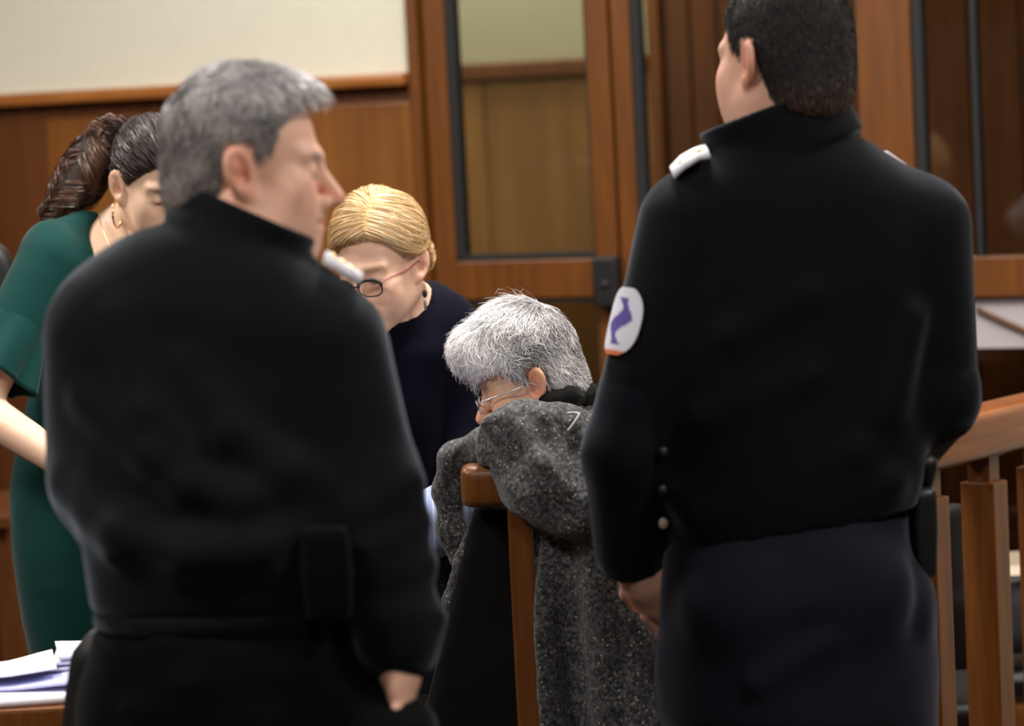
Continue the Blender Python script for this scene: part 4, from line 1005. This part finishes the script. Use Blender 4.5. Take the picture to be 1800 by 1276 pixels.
# ------------------------------------------------------------------ tweed coat thrown over the bench rail
def coat():
    d = 4.95
    pr = [(chain([P(886, 774, d), P(922, 772, d), P(970, 800, d), P(1040, 850, d)], [.044, .058, .082, .085]), .01),
          (chain([P(900, 800, d - .02), P(955, 845, d - .06), P(1015, 880, d - .07)], [.05, .062, .055]), .03),
          (cap(P(905, 865, d - .06), P(940, 884, d - .08), .020, .024), .02), (ell(P(990, 900, d - .08), (.045, .035, .035)), .02),
          (chain([P(848, 780, d + .05), P(806, 806, d + .09), P(791, 860, d + .10), P(795, 930, d + .10), P(808, 985, d + .10)], [.034, .030, .024, .02, .012]), .02),
          (chain([P(835, 905, d + .07), P(812, 985, d + .07), P(790, 1055, d + .07), P(783, 1072, d + .07)], [.008, .008, .009, .006]), .01)]
    flap = loft([prow(915, 955, 1090, d, .02, -.045), prow(990, 944, 1130, d, .020, -.05), prow(1100, 936, 1175, d, .024, -.058), prow(1276, 952, 1190, d, .024, -.058), prow(1420, 962, 1190, d, .024, -.058)], 0, 2.6, cap_r=.015)
    flap2 = Prim(lambda q: flap.f(q + np.stack([np.zeros(q.shape[:-1]), .022 * np.sin(q[..., 0] * 34 + q[..., 2] * 3), np.zeros(q.shape[:-1])], -1)) * .8, flap.lo - .03, flap.hi + .03)
    pr.append((flap2, .02))
    for (x0, y0), (x1, y1), r in (((900, 735), (985, 870), .014), ((945, 740), (1020, 840), .016), ((862, 745), (920, 850), .012)): pr.append((cap(P(x0, y0, d - .055), P(x1, y1, d - .085), r, r), .03))
    lo = np.min([p.lo for p, _ in pr], 0) - .03; hi = np.max([p.hi for p, _ in pr], 0) + .03
    Fd = Field(lo, hi, .0065)
    for p, k in pr: Fd.add(p, k)
    O = P(812, 888, d); zt_, zb_ = P(850, 814, d)[2], P(850, 889, d)[2]
    rail = Prim(lambda q: np.maximum(np.abs(q[..., 1] - by0) - .040, np.maximum(q[..., 2] - zt_ - .002, zb_ - .004 - q[..., 2])), (O[0] - .05, by0 - .05, zb_ - .02), (O[0] + .6, by0 + .05, zt_ + .02))
    def fc(q):
        d_ = pr[0][0].f(q)
        for p, k in pr[1:]: d_ = smin(d_, p.f(q), k)
        return d_
    whole = Prim(fc, lo, hi)
    for pts, r in (([(868, 745), (905, 800), (950, 850), (985, 905)], .013), ([(925, 722), (965, 770), (1000, 830), (1010, 900)], .014), ([(985, 745), (1015, 790), (1030, 850)], .013), ([(850, 775), (880, 815), (915, 850)], .010), ([(815, 800), (800, 850), (803, 930)], .008), ([(1000, 960), (1005, 1100), (1020, 1276)], .016), ([(1065, 960), (1085, 1120), (1090, 1276)], .016)):
        Fd.sub(chain([surf(whole, x, y, d, -r * .15) for x, y in pts], [r * .7] + [r] * (len(pts) - 1)), .022)
    Fd.sub(rail, .003); V, F = Fd.mesh(2); V = folds(V, F, .008, (9, 9, 5), 11); V = folds(V, F, .003, (24, 24, 15), 13)
    loc = P(980, 880, d); loc[2] = .3
    e = empty('tweed_coat', loc, 'charcoal speckled tweed coat thrown over the bench rail', 'coat')
    put('coat_cloth', V, F, TWEED, e)
    pts = snap(V, F, [P(997, 727, d), P(1007, 726, d), P(1018, 727, d), P(1014, 737, d), P(1007, 747, d), P(999, 757, d)], .004); Vc, Fc = tube(pts, .0026, 8); tagp(put('hook_clasp', Vc, Fc, plain('clasp_metal', (.36, .36, .38), .5), e), 'light hook-shaped clasp like a figure seven')
    shade_ = loft([prow(893, 832, 905, d, .012, .06), prow(1000, 806, 915, d, .014, .06), prow(1075, 790, 925, d, .016, .06), prow(1276, 738, 945, d, .02, .06), prow(1420, 730, 950, d, .02, .06)], 0, 3, cap_r=.01)  # black sheet put in for the dark shadow at the coat's left
    build(e, 'shadow_sheet', [(shade_, .01)], SHADOWC, .008, post=lambda V, F: folds(V, F, .004, (9, 9, 5), 12))
coat()

# ------------------------------------------------------------------ seated person with grey-white hair
def seated():
    d = 5.2
    base = P(1000, 638, d + .06); base[2] = 0
    who = person('seated person with tousled silver-white hair and thin metal glasses, head bowed', base)
    pit = math.radians(18); ya = math.radians(174)
    H = dict(c=P(936, 667, d + .07), R=rot_frame((math.cos(ya) * math.cos(pit), math.sin(ya) * math.cos(pit), -math.sin(pit)), .0), s=.95, o=dict(nose=1.1, back=.089))
    neck_b = P(1000, 770, d + .08)
    rows = [prow(716, 960, 1046, d, .05, .09), prow(738, 935, 1085, d, .09, .09), prow(790, 905, 1120, d, .125, .09), prow(900, 892, 1130, d, .145, .09), prow(1100, 885, 1130, d, .15, .09), prow(1300, 880, 1140, d, .16, .09), prow(1400, 890, 1130, d, .15, .09)]
    torso = loft(rows, 0, 2.3, cap_r=.03)
    shN, elN, wrN = P(955, 800, d - .02), P(760, 920, d + .0), P(640, 985, d + .03)
    shF, elF, wrF = P(960, 800, d + .15), P(770, 960, d + .13), P(650, 985, d + .1)
    hip, kn = P(1000, 1340, d + .09), P(720, 1315, d + .05)
    o, TV, TF = build(who, 'coat', [(torso, .01), (cap(P(930, 1150, d + .05), P(775, 990, d + .08), .07, .028), .04), (cap(P(775, 985, d + .08), P(730, 985, d + .06), .028, .026), .03), (ell(hip, (.17, .18, .1)), .05)], TWEED, .0085, post=lambda V, F: folds(V, F, .004, (10, 10, 8), 14))
    build(who, 'shirt', [(chain([shN, elN, wrN], [.062, .055, .045]), .01), (chain([shF, elF, wrF], [.058, .052, .045]), .01)], STRIPE, .008, post=lambda V, F: folds(V, F, .004, (9, 9, 9), 15))
    build(o, 'fur_collar', [(chain([P(938, 722, d + .02), P(965, 706, d - .0), P(1000, 697, d + .01), P(1035, 694, d + .06), P(1045, 700, d + .13)], [.010, .014, .016, .016, .014]), .01)], FUR, .005, post=lambda V, F: folds(V, F, .003, (60, 60, 60), 16))
    anN, anF = np.array([kn[0], kn[1] - .1, .07]), np.array([kn[0] - .02, kn[1] + .12, .07])
    lg = [(cap(hip + np.array([0, -.09, 0]), kn + np.array([0, -.1, 0]), .09, .07), .03), (cap(kn + np.array([0, -.1, 0]), anN, .07, .055), .03), (cap(hip + np.array([0, .1, 0]), kn + np.array([0, .1, 0]), .09, .07), .03), (cap(kn + np.array([0, .1, 0]), anF, .07, .055), .03)]
    build(who, 'trousers', lg, BLACKT, .011); shoes(who, [anN, anF], (-1, 0))
    body = [(head_prim(H), .005), (cap(hl(H, (0, -.03, -.05)), neck_b, .05, .056), .03), (torso.inset(.02), .03), (chain([shN, elN, wrN], [.045, .038, .028]), .02), (chain([shF, elF, wrF], [.045, .038, .028]), .02)]
    body += hand_prims(wrN, (-1, 0, -.2), (0, .3, -1), -1, .4, .9) + hand_prims(wrF, (-1, -.1, -.2), (0, .3, -1), 1, .4, .9)
    body += [(Prim(lambda q, p=p: p.f(q) + .02, p.lo, p.hi), k) for p, k in lg]
    build(who, 'body', body, SKIN, .009, [hbox(H)], .0026, col=lambda V: skin_col(V, H, (.78, .47, .30), .55, 0, .4, (.25, .2, .17)))
    eyes(H, who, .0725)
    def zb(y): return np.interp(y, [-.13, -.034, -.030, -.004, .004, .024, .045, .078, .10, .15], [-.08, -.06, .034, .036, .012, .022, .046, .052, .034, .034])
    def fn(q):
        d_ = d_ell(q, (0, -.004, .046), (.081, .095, .106)); d_ = smin(d_, d_ell(q, (0, -.045, -.02), (.067, .052, .06)), .02)
        d_ = smin(d_, d_ell(q, (0, .066, .088), (.060, .046, .040)), .03)
        return smax(d_, (zb(q[..., 1]) - q[..., 2]) * .8, .008)
    V, F = hair_cap(H, fn); g = grad_fn(fn)
    def white(q):
        f_ = np.clip((q[:, 1] - .0) / .06, 0, 1); up = np.clip((q[:, 2] - .1) / .05, 0, 1) * np.clip((q[:, 1] + .07) / .06, 0, 1)
        return np.clip(np.maximum(f_, .75 * up), 0, 1)
    def gcol(q):
        wv = white(q)[:, None]; n = vnoise(q * 55)[:, None] * .5 + .5; return (np.array((.17, .16, .165)) * (.5 + n)) * (1 - wv) + np.array((.92, .90, .91)) * wv
    hb = put('hair', hl(H, V), F, HAIRB, who, True, gcol(V)); tagp(hb, 'tousled silver-white hair')
    r, n = sample(V, F, 30000); mk = ~((n[:, 2] < -.75)); r, n = r[mk], n[mk]; wv = white(r)
    whorl = np.array((.01, -.065, .14))
    def comb(p):
        rad = p - whorl; rad /= np.linalg.norm(rad, axis=1)[:, None] + .01
        sw = vnoise(p * 24)[:, None]; sw2 = vnoise(p * 24 + 9)[:, None]
        side = np.clip((.09 - p[:, 2]) / .06, 0, 1)[:, None] * np.clip((.05 - p[:, 1]) / .04, 0, 1)[:, None]
        return rad + side * np.array((0, -.75, -.1)) + .55 * np.concatenate([sw, sw2, sw], 1)
    cl = vnoise(r * np.array([40, 40, 70])) * .9 + RNG.normal(0, .55, len(r)); dk = np.clip(.56 - .80 * wv + .55 * cl, 0, 1)[:, None]
    C = np.array((.97, .955, .975)) * (1 - dk) + np.array((.12, .11, .115)) * dk
    strands('hair_strands', H, r, n, comb, RNG.uniform(.020, .042, len(r)) * (1 + .5 * wv * np.clip((r[:, 2] - .07) / .03, -.9, 1)), .0012, np.clip(C, .03, .98), hb, 6, .28 + .42 * wv, .30, g, .45, tip=.18)
    mk = RNG.random(len(r)) < .14 * wv; rf, nf = r[mk], n[mk]
    strands('stray_strands', H, rf, nf, comb, RNG.uniform(.03, .06, len(rf)), .0008, np.clip(np.tile((.88, .87, .89), (len(rf), 1)) * RNG.normal(1, .12, (len(rf), 1)), 0, .95), hb, 6, .9, .45, g, .5, tip=.35)
    gl = empty('glasses', (0, 0, 0)); gl.parent = who
    glasses(H, gl, (.020, .0135), .112, -.012, .0010, CHROME, CHROME, .0013, -.006, .080)
seated()

# ------------------------------------------------------------------ woman in the green dress, leaning forward
def green_woman():
    d = 5.7
    base = P(165, 638, d + .05); base[2] = 0
    who = person('woman with brown ponytail and gold hoop earring leaning forward in green dress', base)
    th = math.radians(60)
    H = dict(c=P(277, 322, d - .02), R=rot_frame((math.cos(th) * .93, -math.sin(th) * .93, -.36), .0), s=.97, o=dict(nose=.95))
    neck_b = P(188, 435, d + .06)
    rows = [prow(384, 118, 210, d, .05, .08), prow(402, 82, 262, d, .08, .06), prow(430, 52, 300, d, .10, .05), prow(480, 40, 318, d, .115, .04), prow(560, 50, 315, d, .12, .03), prow(660, 55, 295, d, .11, .03), prow(760, 28, 290, d, .12, .04), prow(860, 12, 300, d, .13, .05), prow(960, 16, 300, d, .135, .05), prow(1080, 34, 285, d, .13, .05), prow(1190, 58, 270, d, .12, .05), prow(1320, 85, 262, d, .11, .05)]
    torso = loft(rows, 0, 2.3, cap_r=.025)
    shN, elN, wrN = P(88, 462, d - .06), P(-42, 715, d - .16), P(150, 838, d - .32)
    shF, elF, wrF = P(285, 470, d - .02), P(330, 690, d - .2), P(300, 835, d - .3)
    m1 = shN + (elN - shN) * .45; ax = (elN - shN) / np.linalg.norm(elN - shN); m2 = shN + (elN - shN) * .93
    cutp = ell(P(205, 405, d - .05), (.058, .14, .060)); cutp2 = ell(P(185, 435, d - .08), (.03, .10, .04))
    dress, TV, TF = build(who, 'dress', [(torso, .01), (chain([shN, m1], [.062, .058]), .03), (chain([shF, shF + (elF - shF) * .45], [.06, .056]), .03), (cap(P(150, 400, d + .03), P(95, 430, d - .02), .03, .05), .04)], GREEN, .007, subs=[(cutp, .004), (cutp2, .01)], post=lambda V, F: folds(V, F, .003, (8, 8, 5), 21))
    # flared cuffs of the sleeves: open, rippled cones
    for sh, el in ((shN, elN), (shF, elF)):
        a = (el - sh) / np.linalg.norm(el - sh); L0 = .42 * np.linalg.norm(el - sh); L1 = .80 * np.linalg.norm(el - sh)
        x = np.cross(a, EY); x /= np.linalg.norm(x); y = np.cross(a, x); V = []; nu_, nv_ = 64, 12
        for off in (0, -.0025):
            for j in range(nv_ + 1):
                t = j / nv_
                for i in range(nu_):
                    an = i / nu_ * 2 * math.pi; rr = .059 + .020 * t + t * .013 * math.sin(an * 5 + 1) + t * .004 * math.sin(an * 9) + off
                    V.append(sh + a * (L0 + (L1 - L0) * t) + (x * math.cos(an) + y * math.sin(an)) * rr)
        m_ = nu_ * (nv_ + 1); F = []
        for j in range(nv_):
            for i in range(nu_):
                p0 = j * nu_ + i; p1 = j * nu_ + (i + 1) % nu_; F += [(p0, p1, p1 + nu_, p0 + nu_), (m_ + p0, m_ + p0 + nu_, m_ + p1 + nu_, m_ + p1)]
        for i in range(nu_):
            p0 = nv_ * nu_ + i; p1 = nv_ * nu_ + (i + 1) % nu_; F.append((p0, p1, m_ + p1, m_ + p0))
        tagp(put('sleeve_flounce', V, F, GREEN, dress), 'flared green sleeve end')
    hipc = P(165, 1100, d + .05); aL = np.array([hipc[0] + .07, hipc[1], .08]); aR = np.array([hipc[0] - .03, hipc[1] + .02, .08])
    body = [(head_prim(H), .005), (cap(hl(H, (0, -.035, -.055)), neck_b, .047, .056), .03), (torso.inset(.007), .03), (cap(neck_b, P(120, 440, d + .0), .04, .035), .03), (chain([shN, elN, wrN], [.046, .042, .026]), .02), (chain([shF, elF, wrF], [.046, .038, .026]), .02)]
    body += hand_prims(wrN, (.9, -.1, -.25), (.1, .2, -1), 1, .4, .88) + hand_prims(wrF, (.8, -.4, -.3), (0, .2, -1), -1, .4, .88)
    body += legs(hipc + np.array([.07, 0, -.1]), hipc + np.array([-.06, 0, -.1]), aL, aR, .07, .038)
    build(who, 'body', body, SKIN, .009, [hbox(H), pbox(wrN, .1)], .0032, col=lambda V: skin_col(V, H, (.82, .55, .40), .22, 0, .5, (.08, .05, .03)))
    shoes(who, [aL, aR], (.5, -1)); eyes(H, who, .0722)
    def zb(y): return np.interp(y, [-.13, -.06, -.035, -.03, .002, .01, .03, .06, .085, .11], [-.06, -.045, .0, .03, .03, .0, .015, .05, .07, .072])
    def fn(q):
        d_ = smin(d_ell(q, (0, -.016, .040), (.081, .104, .091)), d_ell(q, (0, -.05, -.015), (.066, .058, .05)), .03)
        return smax(d_, (zb(q[..., 1]) - q[..., 2]) * .8, .008)
    V, F = hair_cap(H, fn); g = grad_fn(fn)
    pal = [(.022, .014, .012), (.032, .020, .017), (.014, .010, .009), (.050, .033, .026)]
    hb = put('hair', hl(H, V), F, HAIRB, who, True, np.tile(pal[0], (len(V), 1))); tagp(hb, 'dark brown hair pulled tight into a ponytail')
    r, n = sample(V, F, 11000); tail = np.array((0.0, -.112, .075))
    strands('hair_strands', H, r + n * .001, n, lambda p: (tail - p) / (np.linalg.norm(tail - p, axis=1)[:, None] + .01), RNG.uniform(.03, .07, len(r)), .0015, mixcol(len(r), pal, None, .25), hb, 6, .05, .10, g)
    # ponytail: bundle of waved locks
    c0 = hl(H, tail); path = np.array([c0, P(212, 226, d + .05), P(185, 238, d + .07), P(160, 285, d + .06), P(135, 330, d + .05), P(108, 362, d + .04), P(78, 388, d + .04)])
    t = np.linspace(0, 1, 26); s0 = np.linspace(0, 1, len(path)); cen = np.stack([np.interp(t, s0, path[:, i]) for i in range(3)], 1)
    for _ in range(4): cen[1:-1] = (cen[:-2] + cen[1:-1] * 2 + cen[2:]) / 4
    wid = np.interp(t, [0, .12, .35, .7, 1], [.014, .022, .040, .046, .018])
    rb = [(chain(list(cen[::3]), list(wid[::3] * .8)), .02)]; tb_, _, _ = build(who, 'ponytail', rb, HAIRB, .006, col=lambda V: np.tile((.03, .019, .015), (len(V), 1)))
    T = np.gradient(cen, axis=0); T /= np.linalg.norm(T, axis=1)[:, None]; Nn = np.cross(T, EY); Nn /= np.linalg.norm(Nn, axis=1)[:, None]; B = np.cross(T, Nn)
    nl = 3400; an = RNG.random(nl) * 6.283; rr = np.sqrt(RNG.uniform(.35, 1.0, nl)); lock = RNG.integers(0, 26, nl); la = np.random.default_rng(5).random(26) * 6.283; an = la[lock] + RNG.normal(0, .16, nl)
    off = an[:, None] + 1.1 * np.sin(t[None] * 9 + la[lock][:, None] * 3); ra = rr[:, None] * wid[None] * (1 + .22 * np.sin(t[None] * 22 + la[lock][:, None] * 5))
    tt = np.clip(t[None] * RNG.uniform(.82, 1.06, (nl, 1)), 0, 1); path_ = []
    ce = np.stack([np.interp(tt, t, cen[:, i]) for i in range(3)], 2); ne = np.stack([np.interp(tt, t, Nn[:, i]) for i in range(3)], 2); be = np.stack([np.interp(tt, t, B[:, i]) for i in range(3)], 2)
    paths = ce + ra[..., None] * (np.cos(off)[..., None] * ne + np.sin(off)[..., None] * be)
    nrm = (paths[:, 12] - ce[:, 12]); nrm /= np.linalg.norm(nrm, axis=1)[:, None]
    cc = np.array(pal)[lock % 4] * np.where(lock % 5 == 0, 2.8, 1.5)[:, None] * np.array((1.5, 1.05, .8))
    ribbons('ponytail_strands', None, paths, nrm, .0016, np.clip(cc * RNG.normal(1, .2, (nl, 1)), .005, .5), tb_)
    V, F = tube(cen[1] + .017 * np.stack([np.cos(np.linspace(0, 6.28, 16, endpoint=False))[:, None] * Nn[1] + np.sin(np.linspace(0, 6.28, 16, endpoint=False))[:, None] * B[1]], 0)[0], .006, 8, True); put('hair_tie', V, F, BLACKP, tb_)
    for sx in (-1, 1):
        c = hl(H, (sx * .081, -.010, -.036)); a = np.linspace(0, 2 * math.pi, 30, endpoint=False)
        pts = c - EZ * .026 + np.stack([.005 * np.sin(a), .022 * np.sin(a), .026 * np.cos(a)], 1); V, F = tube(pts, .0022, 8, True); tagp(put('hoop_earring', V, F, GOLD, who), 'gold hoop earring')
    pts = [P(172, 372, d - .0), P(178, 395, d - .045), P(186, 418, d - .07), P(196, 440, d - .09)]; V, F = tube(pts, .0009, 6); put('necklace', V, F, GOLD, who)
green_woman()
